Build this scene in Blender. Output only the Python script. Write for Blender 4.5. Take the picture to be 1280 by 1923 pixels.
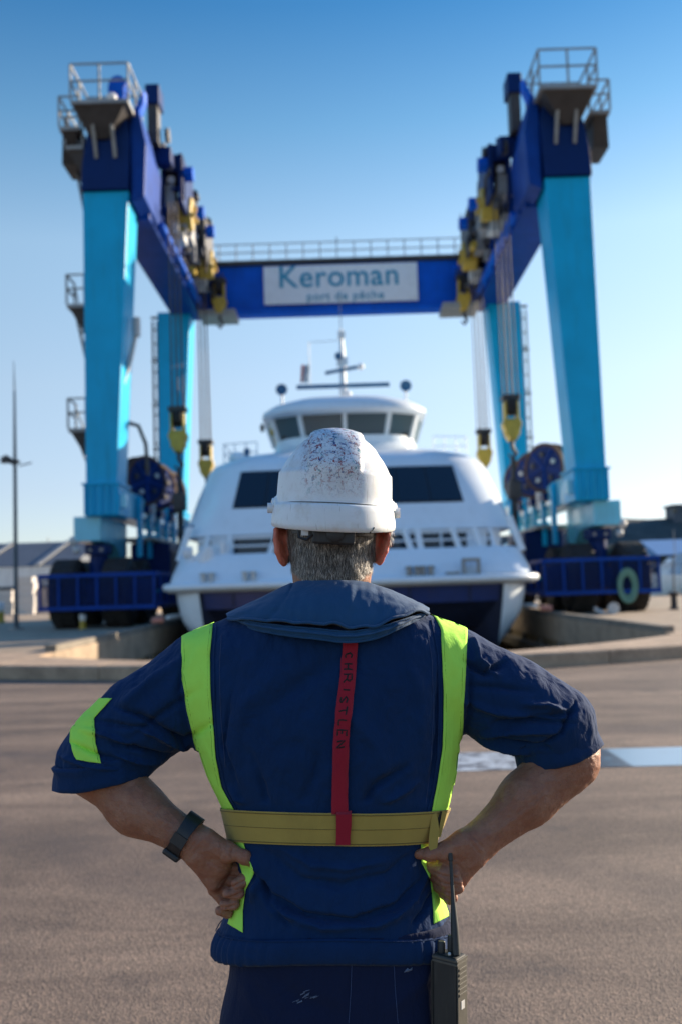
import bpy, bmesh, math, random
from mathutils import Vector, Matrix, noise
from mathutils.bvhtree import BVHTree
import numpy as np

for _o in list(bpy.data.objects):
    bpy.data.objects.remove(_o)
scene = bpy.context.scene
COL = scene.collection
R = math.radians
random.seed(7)

# ---------------------------------------------------------------- camera
CAM_H = 1.51
cam_data = bpy.data.cameras.new('camera')
cam_data.sensor_fit = 'AUTO'
cam_data.sensor_width = 36.0
cam_data.lens = 35.0
cam_data.clip_end = 6000
cam_data.clip_start = 0.05
cam_data.dof.use_dof = True
cam_data.dof.focus_distance = 1.86
cam_data.dof.aperture_fstop = 3.5
cam = bpy.data.objects.new('camera', cam_data)
COL.objects.link(cam)
cam.matrix_world = (Matrix.Translation((0, 0, CAM_H)) @ Matrix.Rotation(R(90 + 4.24), 4, 'X')
                    @ Matrix.Rotation(R(-1.8), 4, 'Z'))
scene.camera = cam

# ---------------------------------------------------------------- sky and sun
SUN_EL, SUN_AZ = R(17), R(32)       # low sun, to the right and beyond the man
sun_dir = Vector((math.cos(SUN_EL) * math.cos(SUN_AZ), math.cos(SUN_EL) * math.sin(SUN_AZ), math.sin(SUN_EL)))
world = bpy.data.worlds.new('World')
scene.world = world
world.use_nodes = True
wn = world.node_tree
sky = wn.nodes.new('ShaderNodeTexSky')
sky.sky_type = 'NISHITA'
sky.sun_disc = False
sky.sun_elevation = SUN_EL
sky.sun_rotation = math.atan2(sun_dir.x, sun_dir.y)
sky.altitude = 0
sky.air_density = 0.75
sky.dust_density = 0.2
sky.ozone_density = 3.2
# sky tint by height; the stops above the view are lifted to fill shade
_tc = wn.nodes.new('ShaderNodeTexCoord'); _sp = wn.nodes.new('ShaderNodeSeparateXYZ'); wn.links.new(_tc.outputs['Generated'], _sp.inputs[0])
_rp = wn.nodes.new('ShaderNodeValToRGB'); wn.links.new(_sp.outputs[2], _rp.inputs[0])
SKY_TINT = [(0.0, (.38, .33, .31)), (.10, (.54, .41, .35)), (.20, (.72, .54, .41)), (.33, (.80, .67, .50)), (.43, (.43, .54, .47)), (.52, (.18, .39, .43)), (.62, (.22, .46, .56)), (.8, (.26, .52, .68))]
while len(_rp.color_ramp.elements) < len(SKY_TINT): _rp.color_ramp.elements.new(.5)
for _e, (_p, _c) in zip(_rp.color_ramp.elements, SKY_TINT): _e.position = _p; _e.color = (*_c, 1)
_mx = wn.nodes.new('ShaderNodeMix'); _mx.data_type = 'RGBA'; _mx.blend_type = 'MULTIPLY'; _mx.inputs[0].default_value = 1
wn.links.new(sky.outputs[0], _mx.inputs[6]); wn.links.new(_rp.outputs[0], _mx.inputs[7])
_sc = wn.nodes.new('ShaderNodeVectorMath'); _sc.operation = 'SCALE'; _sc.inputs['Scale'].default_value = 2.0; wn.links.new(_mx.outputs[2], _sc.inputs[0])
wn.links.new(_sc.outputs[0], wn.nodes['Background'].inputs[0])
wn.nodes['Background'].inputs[1].default_value = 0.115
sun_data = bpy.data.lights.new('sun', 'SUN')
sun_data.energy = 5.0
sun_data.angle = R(0.5)
sun_data.color = (1.0, 0.84, 0.64)
sun = bpy.data.objects.new('sun', sun_data)
COL.objects.link(sun)
sun.rotation_euler = sun_dir.to_track_quat('Z', 'Y').to_euler()
sun.location = sun_dir * 60
scene.view_settings.view_transform = 'Standard'
scene.view_settings.look = 'None'
scene.view_settings.exposure = 1.1
scene.view_settings.gamma = 1
scene.view_settings.use_curve_mapping = False
scene.cycles.max_bounces = 6
scene.cycles.caustics_reflective = False
scene.cycles.caustics_refractive = False

# ---------------------------------------------------------------- materials
def nd(nt, kind, **kw):
    n = nt.nodes.new(kind)
    for k, v in kw.items():
        if k.startswith('i_'):
            key = k[2:]
            n.inputs[int(key) if key.isdigit() else key.replace('_', ' ')].default_value = v
        else:
            setattr(n, k, v)
    return n

def ramp(nt, src, stops):
    r = nt.nodes.new('ShaderNodeValToRGB')
    el = r.color_ramp.elements
    while len(el) < len(stops):
        el.new(0.5)
    for e, (p, c) in zip(el, stops):
        e.position = p
        e.color = c if len(c) == 4 else (*c, 1)
    nt.links.new(src, r.inputs[0])
    return r

def base_mat(name):
    m = bpy.data.materials.new(name)
    m.use_nodes = True
    nt = m.node_tree
    return m, nt, nt.nodes['Principled BSDF']

def coords(nt, scale=1.0, vec=None):
    tc = nt.nodes.new('ShaderNodeTexCoord')
    mp = nt.nodes.new('ShaderNodeMapping')
    s = vec if vec else (scale, scale, scale)
    mp.inputs['Scale'].default_value = s
    nt.links.new(tc.outputs['Object'], mp.inputs[0])
    return mp.outputs[0]

def mix(nt, fac, a, b, blend='MIX'):
    n = nt.nodes.new('ShaderNodeMix')
    n.data_type = 'RGBA'
    n.blend_type = blend
    for s, v in ((0, fac), (6, a), (7, b)):
        if hasattr(v, 'is_linked') or isinstance(v, bpy.types.NodeSocket):
            nt.links.new(v, n.inputs[s])
        else:
            n.inputs[s].default_value = v if s == 0 else (v if len(v) == 4 else (*v, 1))
    return n.outputs[2]

def paint(name, col, rough=0.45, metal=0.0, var=0.18, scale=2.0, dirt=(0.09, 0.07, 0.05), dirt_amt=0.35,
          streak=True, bump=0.0, spec=0.5, fine=None, coat=0.0):
    """painted or bare surface: tonal drift, streaked dirt, optional fine bump"""
    m, nt, b = base_mat(name)
    v = coords(nt, scale)
    n1 = nd(nt, 'ShaderNodeTexNoise', i_Scale=1.3, i_Detail=6.0, i_Roughness=0.6)
    nt.links.new(v, n1.inputs['Vector'])
    lo = tuple(c * (1 - var) for c in col)
    hi = tuple(min(1, c * (1 + var)) for c in col)
    c1 = ramp(nt, n1.outputs[0], [(0.3, lo), (0.7, hi)]).outputs[0]
    v2 = coords(nt, vec=(scale * 3, scale * 3, scale * (0.35 if streak else 3)))
    n2 = nd(nt, 'ShaderNodeTexNoise', i_Scale=2.2, i_Detail=8.0, i_Roughness=0.7)
    nt.links.new(v2, n2.inputs['Vector'])
    f = ramp(nt, n2.outputs[0], [(0.52, (0, 0, 0)), (0.78, (dirt_amt,) * 3)]).outputs[0]
    c2 = mix(nt, f, c1, dirt)
    nt.links.new(c2, b.inputs['Base Color'])
    b.inputs['Metallic'].default_value = metal
    b.inputs['Specular IOR Level'].default_value = spec
    b.inputs['Coat Weight'].default_value = coat; b.inputs['Coat Roughness'].default_value = .12
    rr = nd(nt, 'ShaderNodeMapRange', i_3=max(0.05, rough - 0.1), i_4=min(1, rough + 0.15))
    nt.links.new(n2.outputs[0], rr.inputs[0])
    nt.links.new(rr.outputs[0], b.inputs['Roughness'])
    if bump:
        v3 = coords(nt, fine or 60)
        n3 = nd(nt, 'ShaderNodeTexNoise', i_Scale=1.0, i_Detail=5.0)
        nt.links.new(v3, n3.inputs['Vector'])
        bp = nd(nt, 'ShaderNodeBump', i_Strength=bump, i_Distance=0.01)
        nt.links.new(n3.outputs[0], bp.inputs['Height'])
        nt.links.new(bp.outputs[0], b.inputs['Normal'])
    return m

def glass_mat(name, col, rough=0.06):
    m, nt, b = base_mat(name)
    b.inputs['Base Color'].default_value = (*col, 1)
    b.inputs['Roughness'].default_value = rough
    b.inputs['Specular IOR Level'].default_value = 0.7
    return m

# ---------------------------------------------------------------- objects
def setp(o, label=None, cat=None, group=None, kind=None):
    if label: o['label'] = label
    if cat: o['category'] = cat
    if group: o['group'] = group
    if kind: o['kind'] = kind
    return o

def empty(name, loc, label=None, cat=None, group=None, rz=0):
    o = bpy.data.objects.new(name, None)
    o.empty_display_size = 0.2
    COL.objects.link(o)
    o.location = loc
    o.rotation_euler = (0, 0, rz)
    return setp(o, label, cat, group)

def link(name, mesh, m, parent=None, smooth=False):
    o = bpy.data.objects.new(name, mesh)
    COL.objects.link(o)
    if m is not None:
        mesh.materials.append(m)
    if parent is not None:
        o.parent = parent
    if smooth:
        mesh.polygons.foreach_set('use_smooth', [True] * len(mesh.polygons))
    return o

def dup(o, parent=None, loc=None):
    c = o.copy()
    COL.objects.link(c)
    c.parent = parent
    if loc is not None:
        c.location = loc
    for ch in list(o.children):
        dup(ch, c)
    return c

class MB:
    """collects simple solids into ONE mesh; world units, offset removed at build when origin is given"""
    def __init__(self):
        self.v, self.f = [], []
    def add(self, vs, fs):
        o = len(self.v)
        self.v += [tuple(x) for x in vs]
        self.f += [tuple(i + o for i in f) for f in fs]
        return self
    def box(self, x0, x1, y0, y1, z0, z1, M=None):
        vs = [Vector(p) for p in ((x0, y0, z0), (x1, y0, z0), (x1, y1, z0), (x0, y1, z0),
                                  (x0, y0, z1), (x1, y0, z1), (x1, y1, z1), (x0, y1, z1))]
        if M is not None: vs = [M @ p for p in vs]
        return self.add(vs, [(0, 3, 2, 1), (4, 5, 6, 7), (0, 1, 5, 4), (1, 2, 6, 5), (2, 3, 7, 6), (3, 0, 4, 7)])
    def hexa(self, lo, hi):
        """8-corner solid from two quads (lo, hi) in the same winding"""
        return self.add(list(lo) + list(hi), [(0, 3, 2, 1), (4, 5, 6, 7), (0, 1, 5, 4), (1, 2, 6, 5), (2, 3, 7, 6), (3, 0, 4, 7)])
    def bar(self, a, b, w, h=None, up=(0, 0, 1)):
        """square bar from a to b"""
        a, b = Vector(a), Vector(b); h = h or w
        d = (b - a).normalized(); u = Vector(up)
        if abs(d.dot(u)) > 0.98: u = Vector((0, 1, 0))
        s = d.cross(u).normalized(); u = s.cross(d).normalized()
        lo = [a - s * w / 2 - u * h / 2, a + s * w / 2 - u * h / 2, a + s * w / 2 + u * h / 2, a - s * w / 2 + u * h / 2]
        hi = [p + (b - a) for p in lo]
        return self.hexa(lo, hi)
    def tube(self, pts, r, n=8, cap=True):
        pts = [Vector(p) for p in pts]
        rs = r if isinstance(r, (list, tuple)) else [r] * len(pts)
        rings, prev = [], None
        for i, p in enumerate(pts):
            d = (pts[min(i + 1, len(pts) - 1)] - pts[max(i - 1, 0)]).normalized()
            if prev is None:
                u = Vector((0, 0, 1)) if abs(d.z) < 0.9 else Vector((0, 1, 0))
                s = d.cross(u).normalized()
            else:
                s = (prev - d * prev.dot(d)).normalized()
            prev = s; u = d.cross(s)
            rings.append([p + (s * math.cos(2 * math.pi * k / n) + u * math.sin(2 * math.pi * k / n)) * rs[i] for k in range(n)])
        return self.rings(rings, cap)
    def rings(self, rings, cap=True, closed=True):
        n = len(rings[0]); o = len(self.v)
        for r in rings: self.v += [tuple(p) for p in r]
        for i in range(len(rings) - 1):
            for k in range(n if closed else n - 1):
                a, b = o + i * n + k, o + i * n + (k + 1) % n
                self.f.append((a, b, b + n, a + n))
        if cap and closed:
            self.f.append(tuple(o + k for k in reversed(range(n))))
            self.f.append(tuple(o + (len(rings) - 1) * n + k for k in range(n)))
        return self
    def cyl(self, c, axis, r, h, n=16, r2=None):
        c = Vector(c); a = Vector(axis).normalized()
        return self.tube([c - a * h / 2, c + a * h / 2], [r, r2 if r2 is not None else r], n)
    def lathe(self, c, axis, prof, n=24):
        """prof: list of (radius, height along axis)"""
        c = Vector(c); a = Vector(axis).normalized()
        u = Vector((0, 0, 1)) if abs(a.z) < 0.9 else Vector((1, 0, 0))
        s = a.cross(u).normalized(); t = a.cross(s)
        rg = [[c + a * h + (s * math.cos(2 * math.pi * k / n) + t * math.sin(2 * math.pi * k / n)) * max(r, 1e-4) for k in range(n)] for r, h in prof]
        if tuple(prof[0]) == tuple(prof[-1]): return self.rings(rg, cap=False)
        return self.rings(rg)
    def prism(self, poly, fn0, fn1):
        n = len(poly)
        return self.rings([[fn0(p) for p in poly], [fn1(p) for p in poly]])
    def ball(self, c, r, n=10, m=7, sc=(1, 1, 1)):
        c = Vector(c)
        rg = [[c + Vector((math.sin(t) * math.cos(p) * sc[0], math.sin(t) * math.sin(p) * sc[1], math.cos(t) * sc[2])) * r
               for p in [2 * math.pi * k / n for k in range(n)]] for t in [math.pi * (0.02 + 0.96 * i / (m - 1)) for i in range(m)]]
        return self.rings(rg)
    def mesh(self, name, origin=None):
        me = bpy.data.meshes.new(name)
        vs = self.v
        if origin is not None:
            ox, oy, oz = origin
            vs = [(x - ox, y - oy, z - oz) for x, y, z in vs]
        me.from_pydata(vs, [], self.f)
        bm = bmesh.new(); bm.from_mesh(me)
        bmesh.ops.recalc_face_normals(bm, faces=bm.faces)
        bm.to_mesh(me); bm.free()
        return me
    def build(self, name, m, parent=None, smooth=False, bevel=0.0, angle=40):
        org = parent_origin(parent)
        o = link(name, self.mesh(name, org), m, parent, smooth)
        if smooth:
            o.data.set_sharp_from_angle(angle=R(angle))
        if bevel:
            bv = o.modifiers.new('bevel', 'BEVEL'); bv.width = bevel; bv.segments = 2; bv.limit_method = 'ANGLE'
        return o

def parent_origin(p):
    if p is None: return None
    c = Vector(p.location)
    q = p.parent
    while q is not None:
        c += Vector(q.location); q = q.parent
    return c

def text_mesh(txt, size, extrude, offset=0.0, spacing=1.0):
    cu = bpy.data.curves.new('lettering', 'FONT')
    cu.body = txt; cu.size = size; cu.extrude = extrude; cu.offset = offset
    cu.space_character = spacing
    cu.align_x = 'CENTER'; cu.align_y = 'CENTER'
    cu.resolution_u = 4
    o = bpy.data.objects.new('lettering', cu); COL.objects.link(o)
    dg = bpy.context.evaluated_depsgraph_get()
    me = bpy.data.meshes.new_from_object(o.evaluated_get(dg))
    bpy.data.objects.remove(o)
    return me
# ================================================================ the setting
def asphalt():
    m, nt, b = base_mat('asphalt')
    v = coords(nt, 1)
    big = nd(nt, 'ShaderNodeTexNoise', i_Scale=0.35, i_Detail=6.0, i_Roughness=0.6, i_Distortion=0.6)
    v2 = coords(nt, vec=(0.18, 0.9, 1))
    drag = nd(nt, 'ShaderNodeTexNoise', i_Scale=1.0, i_Detail=7.0, i_Roughness=0.65, i_Distortion=0.8)
    gr = nd(nt, 'ShaderNodeTexVoronoi', i_Scale=115.0)
    gn = nd(nt, 'ShaderNodeTexNoise', i_Scale=130.0, i_Detail=3.0, i_Roughness=0.6)
    for n in (big, gr, gn): nt.links.new(v, n.inputs['Vector'])
    nt.links.new(v2, drag.inputs['Vector'])
    c1 = ramp(nt, big.outputs[0], [(0.3, (0.090, 0.064, 0.046)), (0.7, (0.185, 0.130, 0.094))]).outputs[0]
    c2 = mix(nt, ramp(nt, drag.outputs[0], [(0.45, (0, 0, 0)), (0.66, (0.8,) * 3)]).outputs[0], c1, (0.27, 0.198, 0.145))
    # individual chippings, light and dark
    chip = ramp(nt, gr.outputs['Color'], [(0.1, (0.42, 0.41, 0.40)), (0.5, (0.95, 0.94, 0.93)), (0.92, (1.75, 1.66, 1.55))]).outputs[0]
    c3 = mix(nt, 0.75, c2, chip, 'MULTIPLY')
    st = nd(nt, 'ShaderNodeTexNoise', i_Scale=1.4, i_Detail=5.0, i_Roughness=0.55)
    nt.links.new(v, st.inputs['Vector'])
    c4 = mix(nt, ramp(nt, st.outputs[0], [(0.57, (0, 0, 0)), (0.72, (0.7,) * 3)]).outputs[0], c3, (0.050, 0.040, 0.036))
    # old tyre tracks: two faint pairs of broad arcs across the yard
    tc = nd(nt, 'ShaderNodeTexCoord')
    wob = nd(nt, 'ShaderNodeTexNoise', i_Scale=0.5, i_Detail=2.0); nt.links.new(v, wob.inputs['Vector'])
    brk = nd(nt, 'ShaderNodeTexNoise', i_Scale=2.2, i_Detail=6.0, i_Roughness=.7); nt.links.new(v, brk.inputs['Vector'])
    for (cx, cy, rad) in ((-14, -6, 17.2), (-14, -6, 18.9), (16, 30, 22.0), (16, 30, 23.8), (3, -30, 40.0)):
        sub = nd(nt, 'ShaderNodeVectorMath', operation='SUBTRACT'); nt.links.new(tc.outputs['Object'], sub.inputs[0]); sub.inputs[1].default_value = (cx, cy, 0)
        ln = nd(nt, 'ShaderNodeVectorMath', operation='LENGTH'); nt.links.new(sub.outputs[0], ln.inputs[0])
        a1 = nd(nt, 'ShaderNodeMath', operation='ADD'); nt.links.new(ln.outputs['Value'], a1.inputs[0]); nt.links.new(wob.outputs[0], a1.inputs[1])
        a2 = nd(nt, 'ShaderNodeMath', operation='SUBTRACT', i_1=rad + .5); nt.links.new(a1.outputs[0], a2.inputs[0])
        a3 = nd(nt, 'ShaderNodeMath', operation='ABSOLUTE'); nt.links.new(a2.outputs[0], a3.inputs[0])
        mk = nd(nt, 'ShaderNodeMapRange', i_1=.30, i_2=.12, i_3=0., i_4=.55); nt.links.new(a3.outputs[0], mk.inputs[0])
        mm = nd(nt, 'ShaderNodeMath', operation='MULTIPLY'); nt.links.new(mk.outputs[0], mm.inputs[0]); nt.links.new(ramp(nt, brk.outputs[0], [(.35, (.15,) * 3), (.65, (1, 1, 1))]).outputs[0], mm.inputs[1])
        c4 = mix(nt, mm.outputs[0], c4, (0.070, 0.052, 0.044))
    nt.links.new(c4, b.inputs['Base Color'])
    rr = nd(nt, 'ShaderNodeMapRange', i_3=0.62, i_4=0.9); nt.links.new(drag.outputs[0], rr.inputs[0])
    nt.links.new(rr.outputs[0], b.inputs['Roughness'])
    h = nd(nt, 'ShaderNodeMath', operation='ADD')
    nt.links.new(gr.outputs['Distance'], h.inputs[0]); nt.links.new(gn.outputs[0], h.inputs[1])
    bp = nd(nt, 'ShaderNodeBump', i_Strength=0.7, i_Distance=0.004)
    nt.links.new(h.outputs[0], bp.inputs['Height']); nt.links.new(bp.outputs[0], b.inputs['Normal'])
    return m

def concrete(name, col, wet=0.0, vert=False, sc=1.0):
    m, nt, b = base_mat(name)
    v = coords(nt, vec=(sc, sc, sc * (0.12 if vert else 1)))
    n1 = nd(nt, 'ShaderNodeTexNoise', i_Scale=1.6, i_Detail=8.0, i_Roughness=0.65)
    nt.links.new(v, n1.inputs['Vector'])
    v2 = coords(nt, sc * 14)
    n2 = nd(nt, 'ShaderNodeTexNoise', i_Scale=1.0, i_Detail=5.0)
    nt.links.new(v2, n2.inputs['Vector'])
    c1 = ramp(nt, n1.outputs[0], [(0.25, tuple(c * 0.55 for c in col)), (0.5, col), (0.75, tuple(c * 1.25 for c in col))]).outputs[0]
    c2 = mix(nt, 0.35, c1, ramp(nt, n2.outputs[0], [(0.3, (0.5,) * 3), (0.7, (1.1,) * 3)]).outputs[0], 'MULTIPLY')
    nt.links.new(c2, b.inputs['Base Color'])
    b.inputs['Roughness'].default_value = 0.85 - wet
    bp = nd(nt, 'ShaderNodeBump', i_Strength=0.4, i_Distance=0.02)
    nt.links.new(n2.outputs[0], bp.inputs['Height']); nt.links.new(bp.outputs[0], b.inputs['Normal'])
    return m

M_ASPH = asphalt()
M_CONC = concrete('quay_concrete', (0.43, 0.305, 0.205))
M_PIER = concrete('pier_concrete', (0.36, 0.27, 0.185))
M_WALL = concrete('wall_concrete', (0.30, 0.235, 0.14), vert=True)
M_LEDGE = concrete('ledge_concrete', (0.22, 0.19, 0.15))

def kf(x):                       # front of the kerb (towards the yard)
    a = abs(x)
    return 16.75 + (0.040 * a * a if a < 7 else 0.040 * 49 + (a - 7) * 0.30)
def kb(x):                       # its back edge, above the slip
    return 17.35 + 0.085 * x * x
ZP = 0.25
XL, XR = -6.40, 7.05             # slip walls

# yard: one sheet, stops under the kerb
xs = [-400, -120, -60, -30, -18, -12, -9] + [x * 0.5 for x in range(-16, 17)] + [9, 12, 18, 30, 60, 120, 400]
mb = MB(); n = len(xs)
for x in xs: mb.v += [(x, -120, 0), (x, min(kf(max(-40, min(40, x))) + 0.15, 30), 0)]
mb.f = [(2 * i, 2 * i + 2, 2 * i + 3, 2 * i + 1) for i in range(n - 1)]
setp(mb.build('yard_ground', M_ASPH), kind='structure')

# kerb slab round the head of the slip, split into its cast lengths
kerb_xs = [-40, -28, -18, -12, -9, -6.4, -4.3, -2.1, 0, 2.3, 4.62, 7.05, 10, 14, 18, 28, 40]
kerb = empty('kerb', (0, 17, 0)); setp(kerb, kind='structure')
for a, c in zip(kerb_xs, kerb_xs[1:]):
    k = MB(); rg = []
    for i in range(7):
        x = a + 0.008 + (c - a - 0.016) * i / 6
        yb = kb(x) if a >= XL - .01 and c <= XR + .01 else max(22.3, kf(x) + 3)
        yf = kf(x)
        rg.append([(x, yf, -0.3), (x, yf - 0.0, ZP - 0.03), (x, yf + 0.03, ZP), (x, yb, ZP), (x, yb, -0.3)])
    k.rings(rg)
    k.build('kerb_stone', M_CONC, kerb, bevel=0)

# slip wall under the kerb and the two piers with their walls and ledges
mb = MB()
pts = [XL + (XR - XL) * i / 24 for i in range(25)]
mb.rings([[(x, kb(x) + 0.02, -0.30), (x, kb(x) + 0.02, -4)] for x in pts], cap=False, closed=False)
setp(mb.build('slip_end_wall', M_WALL, None, True), kind='structure')
for s, xe, xo in ((-1, XL, -60.0), (1, XR, 60.0)):
    yb = kb(abs(xe)) if abs(xe) < 6.6 else kf(7.05) + 3.1
    mb = MB(); rg = []
    ys = 62.0
    mb.box(min(xe, xe + s * 7.2), max(xe, xe + s * 7.2), 18.6 + 3.4, ys, -0.55, ZP - 0.004)
    pier = setp(mb.build('pier', M_PIER), kind='structure')
    mb = MB(); mb.box(min(xe + s * 0.12, xe + s * 7.2), max(xe + s * 0.12, xe + s * 7.2), 19.0, ys - .1, -4.2, -0.55)
    # fender piles down the wall
    w = setp(mb.build('slip_wall', M_WALL), kind='structure')
    for j in range(11):
        y = 22.6 + j * 3.4
        q = MB(); q.box(xe + s * 0.10 - 0.17, xe + s * 0.10 + 0.02, y, y + 0.28, -3.6, -0.58) if s > 0 else q.box(xe + s * 0.10 - 0.02, xe + s * 0.10 + 0.17, y, y + 0.28, -3.6, -0.58)
        q.build('fender_pile', M_LEDGE, w)
    mb = MB(); mb.box(min(xe - s * 0.30, xe + s * 0.12), max(xe - s * 0.30, xe + s * 0.12), 21.0, ys - .2, -1.10, -0.80)
    setp(mb.build('slip_ledge', M_LEDGE), kind='structure')
    mb = MB(); mb.box(min(xe + s * 0.05, xe + s * 0.30), max(xe + s * 0.05, xe + s * 0.30), 22.4, ys - .2, ZP, ZP + 0.14)
    setp(mb.build('pier_curb', M_LEDGE), kind='structure')
# quay land either side of the piers
for a, c in ((-420, XL - 7.2), (XR + 7.2, 420)):
    mb = MB(); mb.box(a, c, 22.0 if True else 0, 95, -0.6, ZP - 0.010)
    setp(mb.build('quay_ground', M_PIER), kind='structure')
for a, c in ((-420, -39.9), (39.9, 420)):
    mb = MB(); mb.box(a, c, 28.0, 30.5, -0.3, ZP - 0.02)
    setp(mb.build('quay_edge', M_CONC), kind='structure')

# harbour water
m, nt, b = base_mat('water')
b.inputs['Base Color'].default_value = (0.02, 0.045, 0.05, 1); b.inputs['Roughness'].default_value = 0.08
v = coords(nt, vec=(0.6, 1.4, 1)); nn = nd(nt, 'ShaderNodeTexNoise', i_Scale=1.2, i_Detail=4.0)
nt.links.new(v, nn.inputs['Vector']); bp = nd(nt, 'ShaderNodeBump', i_Strength=0.35, i_Distance=0.2)
nt.links.new(nn.outputs[0], bp.inputs['Height']); nt.links.new(bp.outputs[0], b.inputs['Normal'])
mb = MB(); mb.add([(-3000, 16, -2.6), (3000, 16, -2.6), (3000, 5000, -2.6), (-3000, 5000, -2.6)], [(0, 1, 2, 3)])
setp(mb.build('water', m), kind='structure')

# painted line on the yard, worn, with pale blue and bare lengths
m, nt, b = base_mat('worn_line_paint')
v = coords(nt, vec=(1, 1, 1))
n1 = nd(nt, 'ShaderNodeTexNoise', i_Scale=5.0, i_Detail=8.0, i_Roughness=0.75)
nt.links.new(v, n1.inputs['Vector'])
tc = nd(nt, 'ShaderNodeTexCoord'); sp = nd(nt, 'ShaderNodeSeparateXYZ'); nt.links.new(tc.outputs['Object'], sp.inputs[0])
blue = mix(nt, ramp(nt, n1.outputs[0], [(0.58, (0, 0, 0)), (0.72, (1, 1, 1))]).outputs[0], (0.31, 0.42, 0.50), (0.16, 0.15, 0.15))
white = mix(nt, ramp(nt, n1.outputs[0], [(0.47, (0, 0, 0)), (0.56, (1, 1, 1))]).outputs[0], (0.50, 0.53, 0.56), (0.13, 0.11, 0.105))
bare = mix(nt, ramp(nt, n1.outputs[0], [(0.36, (0, 0, 0)), (0.46, (1, 1, 1))]).outputs[0], (0.16, 0.24, 0.30), (0.085, 0.082, 0.085))
def step(x0, soft=0.02):
    q = nd(nt, 'ShaderNodeMapRange', i_1=x0 - soft, i_2=x0 + soft); nt.links.new(sp.outputs[0], q.inputs[0]); return q.outputs[0]
c = mix(nt, step(1.75), white, bare); c = mix(nt, step(2.26), c, blue)
nt.links.new(c, b.inputs['Base Color']); b.inputs['Roughness'].default_value = 0.28
mb = MB(); mb.add([(0.1, 8.12, 0.004), (9.5, 7.88, 0.004), (9.5, 8.72, 0.004), (0.1, 8.98, 0.004)], [(0, 1, 2, 3)])
setp(mb.build('painted_line', m), kind='structure')
# ================================================================ the boat hoist
def steel(name, col, **k): return paint(name, col, **k)
M_TEAL = paint('teal_paint', (0.001, 0.40, 0.68), rough=0.34, coat=.0, spec=.2, var=0.10, scale=0.5, dirt=(0.02, 0.16, 0.22), dirt_amt=0.45)
M_TEAL2 = paint('light_teal_paint', (0.13, 0.55, 0.72), rough=0.3, coat=.4, var=0.12, scale=0.6, dirt=(0.10, 0.14, 0.14), dirt_amt=0.5)
M_BLUE = paint('royal_blue_paint', (0.0005, 0.105, 0.60), rough=0.42, spec=.15, var=0.15, scale=0.6, dirt=(0.02, 0.03, 0.08), dirt_amt=0.4)
M_RAIL = paint('guard_and_shaded_blue', (0.0008, 0.045, 0.27), rough=0.45, spec=.15, var=.2, scale=.8, dirt=(.01, .03, .07), dirt_amt=.5)  # guard blue; on top beams and gussets it carries painted shade
M_NAVYB = paint('dark_and_shaded_blue', (0.0006, 0.020, 0.115), rough=0.42, spec=.15, var=.15, scale=.6, dirt=(.004, .02, .06), dirt_amt=.4)  # dark blue; on the leg heads it carries painted shade
M_GREY = paint('galvanised_steel', (0.30, 0.30, 0.29), rough=0.5, metal=0.3, var=0.2, scale=1.5)
M_DARK = paint('dark_grease_steel', (0.045, 0.042, 0.042), rough=0.5, var=0.3, scale=2, dirt=(0.12, 0.06, 0.03), dirt_amt=0.4)
M_RUST = paint('rope_brown', (0.075, 0.036, 0.024), rough=0.7, var=0.3, scale=5)
M_YEL = paint('yellow_paint', (0.50, 0.34, 0.04), rough=0.45, var=0.15, scale=3, dirt=(0.10, 0.07, 0.03), dirt_amt=0.6)
M_RUBBER = paint('tyre_rubber', (0.028, 0.026, 0.026), rough=0.8, var=0.3, scale=4, dirt=(0.11, 0.085, 0.065), dirt_amt=0.6, streak=False)
M_WIRE = paint('wire_rope', (0.075, 0.06, 0.055), rough=0.7, metal=0.0, var=0.15, scale=4)
M_SLING = paint('sling_webbing', (0.05, 0.045, 0.045), rough=0.9, var=0.3, scale=5)
M_WHITEP = paint('white_paint', (0.78, 0.79, 0.80), rough=0.35, var=0.04, scale=0.7, dirt=(0.35, 0.30, 0.25), dirt_amt=0.25)
M_SIGNT = paint('sign_teal', (0.02, 0.30, 0.46), rough=0.5, var=0.08)
M_RED = paint('red_paint', (0.5, 0.05, 0.03), rough=0.5)
M_PALE = paint('pale_grey_paint', (0.52, 0.52, 0.50), rough=0.45, var=0.12, scale=1)

XC = 0.22
lift = empty('boat_hoist', (XC, 43.5, ZP),
             'huge blue and teal straddle gantry hoist on tall legs carrying the white ferry', 'boat hoist')
def X(s, xp): return XC + s * xp
def sbox(mb, s, x0, x1, y0, y1, z0, z1):
    a, b = X(s, x0), X(s, x1)
    return mb.box(min(a, b), max(a, b), y0, y1, z0, z1)
def sp(s, xp, y, z): return (X(s, xp), y, z)

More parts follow.
